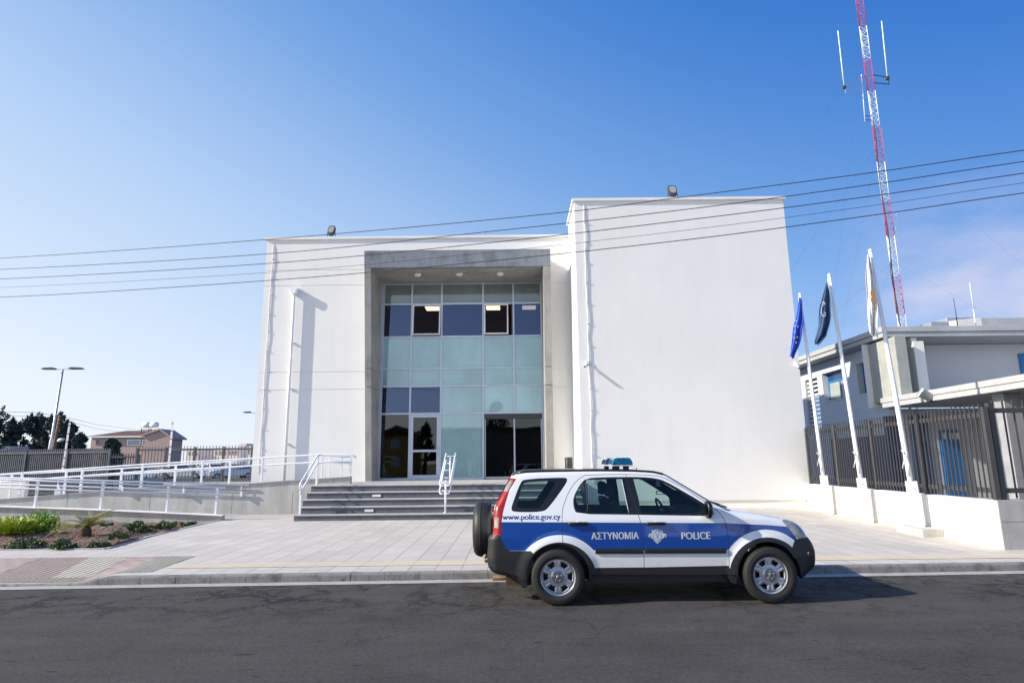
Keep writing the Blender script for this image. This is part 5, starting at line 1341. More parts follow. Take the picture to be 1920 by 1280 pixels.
def half_w(x, z):
    w_ = base_w(x, z); ins = 0
    for a, b in zip(SF[:-1:1], SF[1::1]):
        r = a[2]
        if abs(a[0]-x) > r+.05 and abs(b[0]-x) > r+.05: continue
        d = seg_d(x, z, a, b)
        if d < r: ins = max(ins, r*(1-sqrt(max(0, 1-(1-d/r)**2)))*(.9 if r > .1 else .8))
    # door side crease under the window line
    return w_-ins
IR = .395
sill_b = zq(700, 648)[1]
ra = arc_pts(WR, IR, radians(-12), radians(196), 30)    # rear opening from front lower end round to the rear
fa_ = arc_pts(WF, IR, radians(-2), radians(192), 30)
# outline polygon: silhouette then along the bottom with wheel openings
body_out = [(p[0], p[1]) for p in SF]
bot = []
bot += [(WR[0]-IR*1.02, .20)] + [p for p in ra[::-1]] + [(WR[0]+IR+.03, sill_b)] + [(WF[0]-IR-.03, sill_b-.02)] + [p for p in fa_[::-1]]
body_out = body_out+bot
# regions in side view
blk = {}
blk['quarter_out'] = smooth_poly(Q((338, 158), (545, 149), (562, 158), (548, 190), (462, 308), (430, 328), (285, 329), (268, 315), (282, 270), (318, 175)), 2)
blk['quarter_in'] = smooth_poly(Q((345, 174), (492, 167), (500, 176), (424, 300), (405, 309), (300, 309), (300, 288), (328, 188)), 2)
blk['door_win_out'] = smooth_poly(Q((655, 153), (760, 148), (860, 147), (930, 147), (1010, 153), (1062, 168), (1150, 218), (1240, 270), (1312, 318), (1312, 348), (1100, 345), (880, 341), (606, 338), (590, 300), (589, 252), (622, 188)), 1)
gA = smooth_poly(Q((628, 178), (640, 176), (650, 225), (662, 333), (612, 331), (600, 296), (599, 254), (614, 208)), 1)
gB = Q((650, 163), (836, 158), (858, 240), (876, 335), (670, 333), (660, 235))
gC = Q((898, 158), (960, 159), (1015, 166), (1062, 182), (1160, 238), (1228, 280), (1250, 303), (1252, 340), (940, 338), (925, 260))
tail = Q((268, 152), (297, 157), (262, 215), (243, 275), (228, 330), (220, 390), (218, 449), (170, 449), (170, 385), (178, 330), (196, 275), (226, 212), (250, 165))
tail_hi = Q((243, 196), (264, 165), (281, 168), (262, 207), (250, 222), (232, 222))
tail_lo = Q((184, 357), (206, 357), (203, 412), (182, 412))
head = smooth_poly(Q((1666, 369), (1712, 371), (1756, 398), (1792, 442), (1793, 462), (1742, 466), (1722, 436), (1692, 402)), 1)
blue = Q((160, 380), (600, 381), (1375, 384), (1440, 388), (1560, 393), (1620, 397), (1700, 404), (1722, 436), (1755, 480), (1690, 500), (1560, 540), (1388, 521), (700, 524), (345, 527), (262, 527), (150, 527))
def arc_px(cx, cy, r, a0, a1, n=32): return Q(*[(cx+r*cos(radians(a0+(a1-a0)*i/n)), cy-r*sin(radians(a0+(a1-a0)*i/n))) for i in range(n+1)])
arch_w_r = arc_px(520, 676, 231, 8, 172)
arch_w_f = arc_px(1580, 645, 227, 8, 172)
arch_b_r = Q((712, 760))+arc_px(520, 672, 190, 0, 180)+Q((322, 760))
arch_b_f = Q((1785, 760))+arc_px(1585, 650, 193, 0, 180)+Q((1390, 760))
rb = Q((130, 448), (165, 444), (214, 450), (226, 480), (240, 512), (262, 528), (372, 528), (420, 580), (420, 700), (120, 700))
fb2 = Q((1745, 466), (1800, 460), (1900, 460), (1900, 720), (1600, 720), (1700, 600), (1716, 510), (1731, 476))
sillr = Q((600, 614), (705, 614), (1000, 611), (1390, 603), (1420, 700), (600, 700))
s_rd = smooth_open(Q((648, 139), (606, 166), (565, 225), (537, 300), (531, 345), (534, 440), (536, 500), (560, 540)), 1)
s_top = smooth_open(Q((648, 139), (760, 134), (860, 133), (1000, 138), (1050, 148), (1150, 198), (1250, 263), (1330, 318), (1365, 360), (1380, 410), (1390, 480), (1391, 604)), 2)
s_mid = Q((860, 133), (872, 190), (925, 345), (940, 400), (951, 470), (954, 612))
def buf(P, w_):                                       # thin band round a polyline
    L1, L2 = [], []
    for i, p in enumerate(P):
        a = P[max(i-1, 0)]; b = P[min(i+1, len(P)-1)]; dx, dz_ = b[0]-a[0], b[1]-a[1]; l = math.hypot(dx, dz_) or 1
        L1.append((p[0]-dz_/l*w_, p[1]+dx/l*w_)); L2.append((p[0]+dz_/l*w_, p[1]-dx/l*w_))
    return L1+L2[::-1]
sil_band = [(p[0], p[1]) for p in SF if p[3] in ('windshield', 'roof', 'cowl')]
def inset(P, w_):
    R_ = []
    for i, p in enumerate(P):
        a = P[max(i-1, 0)]; b = P[min(i+1, len(P)-1)]; dx, dz_ = b[0]-a[0], b[1]-a[1]; l = math.hypot(dx, dz_) or 1
        R_.append((p[0]-dz_/l*w_, p[1]+dx/l*w_))
    return R_
b_in = inset(sil_band, -.020); 
if min(q[1]-p[1] for p, q in zip(sil_band[len(sil_band)//2:len(sil_band)//2+1], b_in[len(sil_band)//2:len(sil_band)//2+1])) > 0: b_in = inset(sil_band, .020)
band = sil_band+b_in[::-1]
seams = [buf(s_rd, .0035), buf(s_top, .0035), buf(s_mid, .0035)]
rdoor = s_rd[::1] and ([p for p in s_rd[::-1]]+[p for p in s_mid]+[(WR[0]+.4, .2)])
fdoor_zone = [p for p in s_top]+[p for p in s_mid[::-1]]
def inside(P, x, z):
    c = False; n = len(P); j = n-1
    for i in range(n):
        xi, zi = P[i]; xj, zj = P[j]
        if (zi > z) != (zj > z) and x < (xj-xi)*(z-zi)/(zj-zi)+xi: c = not c
        j = i
    return c
def area(P): return .5*sum(P[i][0]*P[(i+1) % len(P)][1]-P[(i+1) % len(P)][0]*P[i][1] for i in range(len(P)))
def bb(P): xs_ = [p[0] for p in P]; zs2 = [p[1] for p in P]; return (min(xs_), max(xs_), min(zs2), max(zs2))
# constrained triangulation of all region borders over a grid
def densify(P, st_=.03):
    R = []
    for i in range(len(P)):
        a, b = P[i], P[(i+1) % len(P)]; l = math.hypot(b[0]-a[0], b[1]-a[1]); n = max(1, int(l/st_+.5))
        R += [(a[0]+(b[0]-a[0])*k_/n, a[1]+(b[1]-a[1])*k_/n) for k_ in range(n)]
    return R
polys = [body_out, blk['quarter_out'], blk['quarter_in'], blk['door_win_out'], gA, gB, gC, tail, tail_hi, tail_lo, head, blue, arch_w_r, arch_w_f, arch_b_r, arch_b_f, rb, fb2, sillr, band]+seams
V2, E2 = [], []
for P in polys:
    P = densify(P); b0 = len(V2); V2 += [Vector(p) for p in P]; E2 += [(b0+i, b0+(i+1) % len(P)) for i in range(len(P))]
X0, X1, Z0, Z1 = bb(body_out)
rg = random.Random(1)
sgn_ = 1 if inset(sil_band, .02)[len(sil_band)//2][1] < sil_band[len(sil_band)//2][1] else -1
for dd_ in (.003, .009, .018, .030, .045, .065, .09, .12):
    for p in inset([(q[0], q[1]) for q in SF], sgn_*dd_): V2.append(Vector(p))
gx = X0
while gx < X1:
    gz_ = Z0+.01
    while gz_ < Z1:
        V2.append(Vector((gx+rg.uniform(-.002, .002), gz_+rg.uniform(-.002, .002)))); gz_ += .030
    gx += .030
vo, eo, fo, *_ = delaunay_2d_cdt(V2, E2, [], 0, 1e-5)
win = [('side_window', gA), ('side_window', gB), ('side_window', gC), ('side_window', blk['quarter_in'])]
CLS = {}
def cls(x, z):
    if not inside(body_out, x, z): return None
    for n_, P in (('quarter_glass', blk['quarter_in']), ('vent_glass', gA), ('rear_door_glass', gB), ('front_door_glass', gC)):
        if inside(P, x, z): return (n_, 'glass')
    if inside(blk['quarter_out'], x, z): return ('body', 'black')
    if inside(tail, x, z):
        return ('tail_light', 'lens') if (inside(tail_hi, x, z) or inside(tail_lo, x, z)) else ('tail_light', 'red')
    if inside(head, x, z): return ('headlight', 'lens')
    for S in seams:
        if inside(S, x, z): return ('body', 'seam')
    if inside(band, x, z): return ('body', 'roofblack')
    part = 'body'
    if inside(fdoor_zone, x, z): part = 'front_door'
    if inside(rd_zone, x, z): part = 'rear_door'
    if inside(blk['door_win_out'], x, z): return (part, 'black')
    if inside(rb, x, z):
        return ('rear_bumper', 'clad')
    if inside(fb2, x, z) and not inside(arch_b_f, x, z): 
        return ('front_bumper', 'clad')
    if inside(arch_b_r, x, z): return ('rear_arch_trim', 'clad')
    if inside(arch_b_f, x, z): return ('front_arch_trim', 'clad')
    if inside(sillr, x, z): return ('sill', 'clad')
    if inside(arch_w_r, x, z) or inside(arch_w_f, x, z): return (part, 'white')
    if inside(blue, x, z): return (part, 'blue')
    return (part, 'white')
rd_zone = [p for p in s_rd]+[(WR[0]+.30, .70), (WR[0]+.52, .30)]+[(s_mid[-1][0], .1)]+[p for p in s_mid[::-1]]
def paint(name, col):
    m = Mt(name); g = m.n('ShaderNodeNewGeometry')
    n = m.ramp(m.noise(m.co('Object'), 3.0, 4), [(.3, .96), (.7, 1.0)])
    c = m.mix(1.0, col, n, 'MULTIPLY')
    sepz = m.n('ShaderNodeSeparateXYZ'); m.l(m.co('Object'), sepz.inputs[0])
    dm = m.n('ShaderNodeMapRange'); dm.inputs[1].default_value = .60; dm.inputs[2].default_value = .25; m.l(sepz.outputs['Z'], dm.inputs[0])
    dirt = m.math('MULTIPLY', dm.outputs[0], m.ramp(m.noise(m.co('Object'), 9, 5, .7), [(.35, .1), (.7, .5)]))
    c = m.mix(dirt, c, (.30, .27, .23))
    m.set(m.mix(g.outputs['Backfacing'], c, (.03, .03, .03)), .3, 0, Coat_Weight=.8, Coat_Roughness=.04)
    return m.m
CM = {'white': paint('white_car_paint', (.78, .79, .80)), 'blue': paint('police_blue_stripe', (.0008, .052, .30)), 'black': plain('gloss_black_trim', (.008, .008, .009), .3),
      'clad': plain('charcoal_bumper_plastic', (.014, .015, .018), .5, 0, .15, 8, .15, 150), 'seam': plain('panel_gap', (.02, .02, .022), .8), 'glass': M['glass_car'],
      'red': plain('red_tail_lens', (.30, .001, .004), .25, 0, .1, 30, coat=.25), 'lens': plain('clear_lamp_lens', (.24, .25, .23), .22, 0, .5, 9, coat=.6), 'rubber': plain('tyre_rubber', (.016, .0155, .015), .75, 0, .2, 30, .3, 120),
      'rim': plain('silver_wheel_paint', (.50, .51, .54), .30, .45, .06), 'hub': plain('dull_hub_cap', (.22, .22, .23), .45, .5, .3, 60, .6, 60), 'roofblack': plain('black_roof_paint', (.014, .014, .016), .3, 0, .2, coat=.4),
      'seat': plain('dark_seat_fabric', (.03, .03, .033), .9), 'dash': plain('dashboard_plastic', (.025, .025, .027), .7), 'bluelens': None, 'letter': plain('reflective_letters', (.50, .53, .58), .4), 'urlblue': plain('blue_lettering', (.01, .05, .26), .4)}
car = thing('police_car', 'white and blue police estate car with blue roof light parked at the kerb', 'police car', (XM, YC, 0))
faces_by = {}
for f in fo:
    if len(f) < 3: continue
    cx = sum(vo[i].x for i in f)/len(f); cz = sum(vo[i].y for i in f)/len(f)
    c = cls(cx, cz)
    if c: faces_by.setdefault(c[0], []).append((f, c[1]))
hw_c = {}
def HWf(i):
    if i not in hw_c: hw_c[i] = half_w(vo[i].x, vo[i].y)
    return hw_c[i]
def nrm(x, z, side):
    e = .006; dx = (half_w(x+e, z)-half_w(x-e, z))/(2*e); dz_ = (half_w(x, z+e)-half_w(x, z-e))/(2*e)
    return Vector((-dx, side, -dz_)).normalized()
nc = {}
def side_part(part, side):                            # side -1 near, +1 far
    fs = faces_by[part]; idx = {}; vs = []; ff = []; mi = []; mats = []
    for f, m in fs:
        if m not in mats: mats.append(m)
        g_ = []
        for i in f:
            if i not in idx:
                idx[i] = len(vs); w_ = HWf(i)
                if m == 'seam': pass
                vs.append((vo[i].x-XM, side*w_, vo[i].y))
            g_.append(idx[i])
        # orient
        a, b, c = (vo[f[0]], vo[f[1]], vo[f[2]]); ccw = (b.x-a.x)*(c.y-a.y)-(b.y-a.y)*(c.x-a.x) > 0
        want = ccw if side < 0 else not ccw
        ff.append(g_ if want else g_[::-1]); mi.append(mats.index(m))
    me = bpy.data.meshes.new(part); me.from_pydata(vs, [], ff)
    for m in mats: me.materials.append(CM[m])
    me.polygons.foreach_set('material_index', mi); me.polygons.foreach_set('use_smooth', [True]*len(ff)); me.update()
    ns = [None]*len(vs)
    for i, j in idx.items():
        if i not in nc: nc[i] = nrm(vo[i].x, vo[i].y, -1)
        n = nc[i]; ns[j] = Vector((n.x, n.y if side < 0 else -n.y, n.z))
    me.normals_split_custom_set_from_vertices(ns)
    o = bpy.data.objects.new(part, me); COL.objects.link(o); o.parent = car; return o
near = {}
for side in (-1, 1):
    for part in faces_by:
        if part.endswith('glass'): continue
        o = side_part(part, side)
        if side < 0: near[part] = o
        if part in ('body', 'rear_bumper', 'front_bumper', 'arch_trim', 'sill'): o.name = {'body': 'body_side'}.get(part, part)
        for gname, owner in (('vent_glass', 'rear_door'), ('rear_door_glass', 'rear_door'), ('front_door_glass', 'front_door'), ('quarter_glass', 'body')):
            if owner == part:
                g_ = side_part(gname, side); g_.name = 'window_pane'; g_.parent = o
# skin across the car along the silhouette
def over(kind_set, name, mats_f):
    runs = []; cur = []
    for i in range(len(SF)-1):
        if SF[i][3] in kind_set: cur.append(i)
        elif cur: runs.append(cur); cur = []
    if cur: runs.append(cur)
    mb = MB(); NY = 24
    for run in runs:
        ids = run+[run[-1]+1]; rows = []
        for i in ids:
            x, z = SF[i][0], SF[i][1]; a = SF[max(i-1, 0)]; b = SF[min(i+1, len(SF)-1)]
            tx, tz = b[0]-a[0], b[1]-a[1]; l = math.hypot(tx, tz) or 1; nx_, nz_ = tz/l, -tx/l         # outward
            w_ = half_w(x, z); k_ = SF[i][3]
            crown = {'roof': .022, 'windshield': .05, 'hood': .03, 'cowl': .03, 'grille': .10, 'bumper': .10, 'hatch': .05, 'hatch_glass': .05, 'rear_bumper': .06}[k_]
            row = []
            for j in range(NY+1):
                t = -1+2*j/NY; c = crown*(1-t*t)
                row.append((x-nx_*-c*1.0 if False else x+c*(-nx_), YC+t*w_, z+c*(-nz_)))
            rows.append(row)
        V = [p for r in rows for p in r]; n = NY+1
        mb.add(V, [(r*n+j, r*n+j+1, (r+1)*n+j+1, (r+1)*n+j) for r in range(len(rows)-1) for j in range(NY)], True)
    return mb
def chk(mb): return mb
def over_build(kinds, name, mt, parent=car):
    mb = over(kinds, name, None); o = mb.build(name, mt, parent, fix=False)
    # outward normals: test first face against the car's centre
    me = o.data; me.update(); pc = Vector((0, 0, .9)); s_ = sum((p.center-pc).dot(p.normal) for p in me.polygons)
    if s_ < 0: me.flip_normals()
    return o
over_build({'roof'}, 'roof', CM['roofblack'])
ws = over_build({'windshield'}, 'windscreen', [CM['glass'], CM['black']])
for i_, p_ in enumerate(ws.data.polygons):
    if (i_ % 24) in (0, 23): p_.material_index = 1
if True: over_build({'hood', 'cowl'}, 'bonnet', CM['white'])
over_build({'grille'}, 'grille', CM['black']); over_build({'bumper'}, 'front_bumper_centre', CM['clad']); htc = over_build({'hatch'}, 'tailgate', CM['white']); over_build({'hatch_glass'}, 'rear_window', CM['glass']); over_build({'rear_bumper'}, 'rear_bumper_centre', CM['clad'])
def S(x, z, off=0): return YC-half_w(x, z)-off
# arch lips and wheel wells
for c, A in ((WR, ra), (WF, fa_)):
    for side in (-1, 1):
        mb = MB(); V = []; n = len(A)
        for (x, z) in A:
            w_ = half_w(x, z); V += [(x, YC+side*w_, z), (x, YC+side*(w_-.03), z), (x, YC+side*.45, z)]
        mb.add(V, [(i*3+j, i*3+j+1, (i+1)*3+j+1, (i+1)*3+j) for i in range(n-1) for j in range(2)], True)
        mb.build('wheel_well', CM['clad'], car)
# rub strips
def strip(P0, P1, h, out_, name, mt, parent):
    (xa, za), (xb, zb2) = P0, P1; n = 12; mb = MB(); V = []
    for i in range(n+1):
        f = i/n; x = xa+(xb-xa)*f; z = za+(zb2-za)*f; y = S(x, z)
        V += [(x, y+.004, z-h/2), (x, y-out_*.8, z-h/2), (x, y-out_, z-h*.1), (x, y-out_, z+h*.35), (x, y-.001, z+h/2)]
    F = [(i*5+j, i*5+j+1, (i+1)*5+j+1, (i+1)*5+j) for i in range(n) for j in range(4)]+[(4, 3, 2, 1, 0), tuple(n*5+j for j in range(5))]
    mb.add(V, F); return mb.build(name, mt, parent)
strip(zq(703, 528), zq(947, 528), .062, .022, 'rubbing_strip', CM['clad'], near['rear_door'])
strip(zq(957, 527), zq(1374, 526), .062, .022, 'rubbing_strip', CM['clad'], near['front_door'])
# handles
for (a, b, own) in ((562, 662, 'rear_door'), (962, 1062, 'front_door')):
    (xa, za), (xb, zb2) = zq(a, 387), zq(b, 387); mb = MB(); y = S((xa+xb)/2, za)
    mb.tube([(xa, y-.010, za), (xa+.02, y-.028, za), (xb-.05, y-.030, za), (xb, y-.012, za)], [.014, .020, .020, .018], 10)
    mb.build('door_handle', CM['black'], near[own])
    m2_ = MB(); xc_, zc2 = (xa+xb)/2+.01, za+.02; m2_.ball((xc_, S(xc_, zc2)+.010, zc2-.004), .040, 14, 8, (1, .34, .62)); m2_.build('handle_cup', CM['white'], near[own])
# side indicator
xa, za = zq(1425, 434); MB().ball((xa, S(xa, za), za), .03, 12, 6, (1.1, .3, .55)).build('side_indicator', CM['lens'], car)
# antenna stub, fuel seam etc
xa, za = zq(967, 110); MB().tube([(xa, YC, za-.02), (xa-.01, YC, za+.022)], .006, 6).build('aerial_stub', CM['black'], car)
# window dividers (bright channel strips) and belt line
for (P0, P1, own) in ((zq(652, 163), zq(666, 334), 'rear_door'), (zq(838, 158), zq(876, 335), 'rear_door')):
    mb = MB(); n = 8; pts = [(P0[0]+(P1[0]-P0[0])*i/n, P0[1]+(P1[1]-P0[1])*i/n) for i in range(n+1)]
    mb.tube([(x, S(x, z)-.002, z) for x, z in pts], .006, 6); mb.build('window_channel', CM['black'] if P0[0] < zq(700, 163)[0] else M['grey_metal'], near[own])
# mirrors
for sg in (-1, 1):
    xm, zm = zq(1258, 312); yb = YC+sg*(half_w(xm, zm)+.10)
    if sg > 0: xm += .02
    mb = MB(); prf = [(.001, -.115), (.055, -.105), (.085, -.06), (.092, 0), (.085, .06), (.055, .105), (.001, .115)]
    b0 = len(mb.v); mb.lathe(prf, (0, 0, 0), 'Z', 18)
    mb.v = [(xm+.02+x*(.75 if x > 0 else .28), yb+y*1.15, zm+z*.95) for x, y, z in mb.v]
    mo = mb.build('door_mirror', CM['black'], car)
    MB().bar((xm+.02, yb-sg*.08, zm-.06), (zq(1290, 335)[0], YC+sg*half_w(*zq(1290, 335)), zm-.08), .05, .06).build('mirror_arm', CM['black'], mo)
    g_ = MB(); g_.lathe([(.001, 0), (.075, 0)], (0, 0, 0), 'X', 18); g_.v = [(xm-.010+x, yb+y*1.15, zm+z) for x, y, z in g_.v]
    g_.build('mirror_glass', plain('mirror_silver', (.8, .8, .8), .03, 1, 0), mo)
# lettering
def text(body, X0, X1, Ytop, Ybot, mat, name, parent, bold=0.0):
    cu = bpy.data.curves.new(name, 'FONT'); cu.body = body; cu.size = 1; cu.resolution_u = 6
    to = bpy.data.objects.new(name, cu); COL.objects.link(to)
    dg_ = bpy.context.evaluated_depsgraph_get(); dg_.update(); me = bpy.data.meshes.new_from_object(to.evaluated_get(dg_))
    bpy.data.objects.remove(to); xs_ = [v.co.x for v in me.vertices]; ys2 = [v.co.y for v in me.vertices]
    cap = [min(ys2), max(ys2)]; (xa, zt_) = zq(X0, Ytop); (xb, zb2) = zq(X1, Ybot)
    mb = MB(); sh_ = (-bold, 0, bold) if bold else (0,)
    for q_, dx_ in enumerate(sh_):
        vs = []
        for v in me.vertices:
            fx = (v.co.x-min(xs_))/(max(xs_)-min(xs_)); fz = (v.co.y-cap[0])/(cap[1]-cap[0])
            x = xa+(xb-xa)*fx+dx_; z = zb2+(zt_-zb2)*fz; vs.append((x, S(x, z)-.0014-.0003*q_, z))
        mb.add(vs, [tuple(p.vertices) for p in me.polygons])
    o = mb.build(name, mat, parent, fix=False)
    if sum(p.normal.y for p in o.data.polygons) > 0: o.data.flip_normals()
    return o
text('www.police.gov.cy', 225, 523, 340, 374, CM['urlblue'], 'web_address', near['body'], .0022)
text('ΑΣΤΥΝΟΜΙΑ', 683, 926, 432, 466, CM['letter'], 'greek_lettering', near['rear_door'], .0035)
text('POLICE', 1145, 1294, 431, 466, CM['letter'], 'police_lettering', near['front_door'], .0035)
def decal(P, mat, name, parent, off=.003):
    P = [zq(*p) for p in P]; tri = delaunay_2d_cdt([Vector(p) for p in P], [(i, (i+1) % len(P)) for i in range(len(P))], [], 1, 1e-6)
    mb = MB(); mb.add([(v.x, S(v.x, v.y)-off, v.y) for v in tri[0]], [tuple(f) for f in tri[2]]); o = mb.build(name, mat, parent); 
    if sum(p.normal.y for p in o.data.polygons) > 0: o.data.flip_normals()
    return o
sh = [(994, 419), (1004, 422), (1013, 416), (1022, 414), (1031, 416), (1040, 422), (1049, 419), (1051, 440), (1048, 460), (1038, 476), (1022, 491), (1006, 476), (996, 460), (993, 440)]
cr_ = decal(sh, CM['letter'], 'crest', near['front_door'])
sc = lambda P, k_, c=(1022, 450): [(c[0]+(x-c[0])*k_, c[1]+(y-c[1])*k_) for x, y in P]
ltb = plain('pale_blue_crest_line', (.16, .32, .55), .4)
decal(sc(sh, .80), ltb, 'crest_line', cr_, .0038); decal(sc(sh, .70), CM['letter'], 'crest_field', cr_, .0046)
decal([(1008, 430), (1014, 430), (1022, 452), (1030, 430), (1036, 430), (1024, 464), (1020, 464)], ltb, 'crest_sign', cr_, .0054)
decal([(1012, 426), (1032, 426), (1032, 429), (1012, 429)], ltb, 'crest_sign', cr_, .0054)
for sg in (-1, 1):
    P = [(1022+sg*a, b) for a, b in ((29, 462), (36, 454), (42, 458), (45, 450), (43, 442), (37, 440), (33, 444), (34, 449), (39, 450), (37, 447), (40, 445), (42, 450), (39, 454), (33, 450), (28, 438), (28, 446), (32, 452), (28, 456))]
    P = [(1022+sg*a, b) for a, b in ((27, 434), (33, 438), (41, 438), (46, 446), (45, 455), (39, 459), (36, 455), (40, 452), (41, 447), (37, 445), (35, 452), (31, 463), (27, 465))]
    decal(P, CM['letter'], 'crest_scroll', cr_)
# wheels
def wheel(cx, side, steer=0):
    yo = YC+side*.845; mb = MB(); s_ = side
    prof = [(.215, -.11), (.245, -.115), (.29, -.118), (.318, -.105), (.331, -.075), (TR, 0), (.331, .075), (.320, .103), (.300, .114), (.292, .112), (.286, .116), (.25, .113), (.222, .10)]
    mb.lathe([(r, h*s_) for r, h in prof], (cx, yo-s_*.03, TR), 'Y', 56)
    t_ = mb.build('wheel', CM['rubber'], car)
    # tread grooves
    tg = MB(); 
    for k_ in range(64):
        a = 2*pi*k_/64; tg.obox((cx+cos(a)*(TR-.0045), yo-s_*.03, TR+sin(a)*(TR-.0045)), (.007, .19, .012), Matrix.Rotation(-a, 3, 'Y'))
    tg.build('tread', CM['rubber'], t_)
    NA, rings = 144, [.0, .030, .060, .072, .080, .095, .110, .118, .126, .136, .146, .156, .164, .172, .182, .192, .200, .208, .216, .224]
    V = []; 
    def dep(r, th):                                   # outward relief of the pressed wheel
        k_ = (th/(pi/3)) % 1; k_ = min(k_, 1-k_)*2      # 0 at spoke centre, 1 at hole centre
        if r <= .072: d = .050
        elif r <= .080: d = .050-(r-.072)/.008*.012
        elif r < .118: d = .038-.004*(r-.08)/.038
        elif r < .190:
            e_ = sm(.118, .135, r)*(1-sm(.178, .190, r)); d = .034+e_*(.010*math.exp(-((k_-.26)/.11)**2)-.003)-.008*e_*sm(.40, .55, k_)
        elif r < .205: d = .034-.006*(r-.19)/.015
        else: d = .028+.010*(r-.205)/.019
        return d
    for r in rings:
        for a in range(NA):
            th = 2*pi*a/NA; V.append((cx+r*sin(th), yo+s_*(dep(r, th)+.015-.03), TR+r*cos(th)))
    F, MI = [], []
    for i in range(len(rings)-1):
        rm = (rings[i]+rings[i+1])/2
        for a in range(NA):
            th = 2*pi*(a+.5)/NA; k_ = (th/(pi/3)) % 1; k_ = min(k_, 1-k_)*2
            # holes taper towards the hub
            lim = .56+(.0 if rm > .13 else .12)
            hole = .126 < rm < .182 and k_ > lim + .06 - .12*(rm-.126)/.056
            F.append((i*NA+a, i*NA+(a+1) % NA, (i+1)*NA+(a+1) % NA, (i+1)*NA+a)); MI.append(2 if hole else (1 if rm < .072 else 0))
    rmb = MB()
    for f, m in zip(F, MI):
        if m == 2: continue
        rmb.f.append(f); rmb.mi.append(m); rmb.sm.append(True)
    rmb.v = V; ro = rmb.build('rim', [CM['rim'], CM['hub']], t_)
    so2 = ro.modifiers.new('thick', 'SOLIDIFY'); so2.thickness = .006; so2.offset = -1 if True else 1
    MB().lathe([(.001, .0), (.215, .0)], (cx, yo-s_*.06, TR), 'Y', 32).build('brake_plate', CM['clad'], t_)
    hb = MB()
    for k_ in range(5): a = 2*pi*k_/5; hb.lathe([(.001, s_*.012), (.010, s_*.012), (.011, 0)], (cx+.048*sin(a), yo+s_*.036, TR+.048*cos(a)), 'Y', 8)
    hb.lathe([(.001, s_*.010), (.024, s_*.010), (.028, 0)], (cx, yo+s_*.036, TR), 'Y', 16); hb.build('hub_cap', CM['hub'], ro)
    MB().lathe([(.2235, s_*.0), (.229, s_*.012), (.222, s_*.020), (.214, s_*.012)], (cx, yo+s_*.02-.0, TR), 'Y', 56).build('rim_edge', CM['rim'], ro)
    return t_
for cx in (WR[0], WF[0]):
    for side in (-1, 1): wheel(cx, side)
# underbody, interior
ub = MB(); ub.box(x_rear+.35, x_front-.35, YC-.62, YC+.62, .26, .42); ub.box(WR[0]+.42, WF[0]-.42, YC-.76, YC+.76, .24, .40); ub.build('floor_pan', CM['clad'], car)
ax = MB()
for c in (WR, WF): ax.tube([(c[0], YC-.75, TR), (c[0], YC+.75, TR)], .04, 8)
ax.build('axles', CM['clad'], car)
ex = MB(); ex.tube([(x_rear+.05, YN+.35, .27), (x_rear+.5, YN+.35, .27)], .035, 10); ex.box(x_rear+.22, x_rear+.55, YN+.25, YN+.55, .19, .31); ex.build('exhaust', plain('rusty_exhaust', (.12, .075, .05), .7, .4, .3, 10), car)
tb = MB(); tx0 = zq(132, 600); tb.tube([(x_rear+.1, YC-.55, tx0[1]), (tx0[0], YC-.55, tx0[1]), (tx0[0], YC-.55, tx0[1]+.05)], .022, 8); tb.ball((tx0[0], YC-.55, tx0[1]+.06), .03); tb.build('tow_bar', plain('worn_tow_bar', (.25, .18, .12), .5, .5, .3, 10), car)
# mud flaps
def flap(pts, name='mud_flap'):
    P = [zq(*p) for p in pts]
    for side in (-1, 1):
        y0, y1 = YC+side*.60, YC+side*.845; mb = MB(); n = len(P)
        mb.add([(x, y0, z) for x, z in P]+[(x, y1, z) for x, z in P], [tuple(range(n)), tuple(range(n, 2*n))[::-1]]+[(i, (i+1) % n, n+(i+1) % n, n+i) for i in range(n)])
        mb.build(name, CM['clad'], car)
flap([(372, 560), (340, 640), (300, 672), (330, 718), (345, 716), (362, 650), (388, 590)])
flap([(1395, 620), (1440, 620), (1425, 695), (1400, 690), (1385, 660)])
fl_ = MB(); fl_.box(x_rear+.45, WF[0]-.3, YC-.72, YC+.72, .42, .50); fl_.build('cabin_floor', CM['seat'], car)
zb_l = 1.0
for sg in (-1, 1):
    dt = MB(); dt.box(WR[0]-.35, WF[0]-.45, YC+sg*.74-.02, YC+sg*.74+.02, .5, .98); dt.build('door_trim', CM['dash'], car)
def seat(cx, cy, wd, h=1):
    s_ = MB(); s_.prism([(cx-.25, .55), (cx+.25, .58), (cx+.27, .68), (cx+.20, .73), (cx-.22, .68)], cy-wd/2, cy+wd/2, 'Y')
    s_.prism([(cx-.20, .66), (cx-.10, .66), (cx-.20, 1.16), (cx-.27, 1.24), (cx-.34, 1.24), (cx-.34, 1.18)], cy-wd/2, cy+wd/2, 'Y')
    o = s_.build('seat', CM['seat'], car, .03)
    for q in ([0] if wd < .7 else [-.45, 0, .45]):
        h_ = MB(); h_.prism([(cx-.36, 1.27), (cx-.25, 1.27), (cx-.26, 1.43), (cx-.30, 1.46), (cx-.36, 1.44)], cy+q-.13, cy+q+.13, 'Y'); h_.build('headrest', CM['seat'], o, .02)
fsx = zq(930, 300)[0]
seat(fsx, YC-.37, .50); seat(fsx, YC+.37, .50); seat(zq(690, 300)[0]+.06, YC, 1.35)
db = MB(); dx0 = zq(1225, 330)[0]; db.prism([(dx0, .55), (dx0+.62, .6), (dx0+.62, 1.06), (dx0+.10, 1.10), (dx0-.02, 1.04), (dx0-.02, .9)], YC-.70, YC+.70, 'Y'); db.build('dashboard', CM['dash'], car, .02)
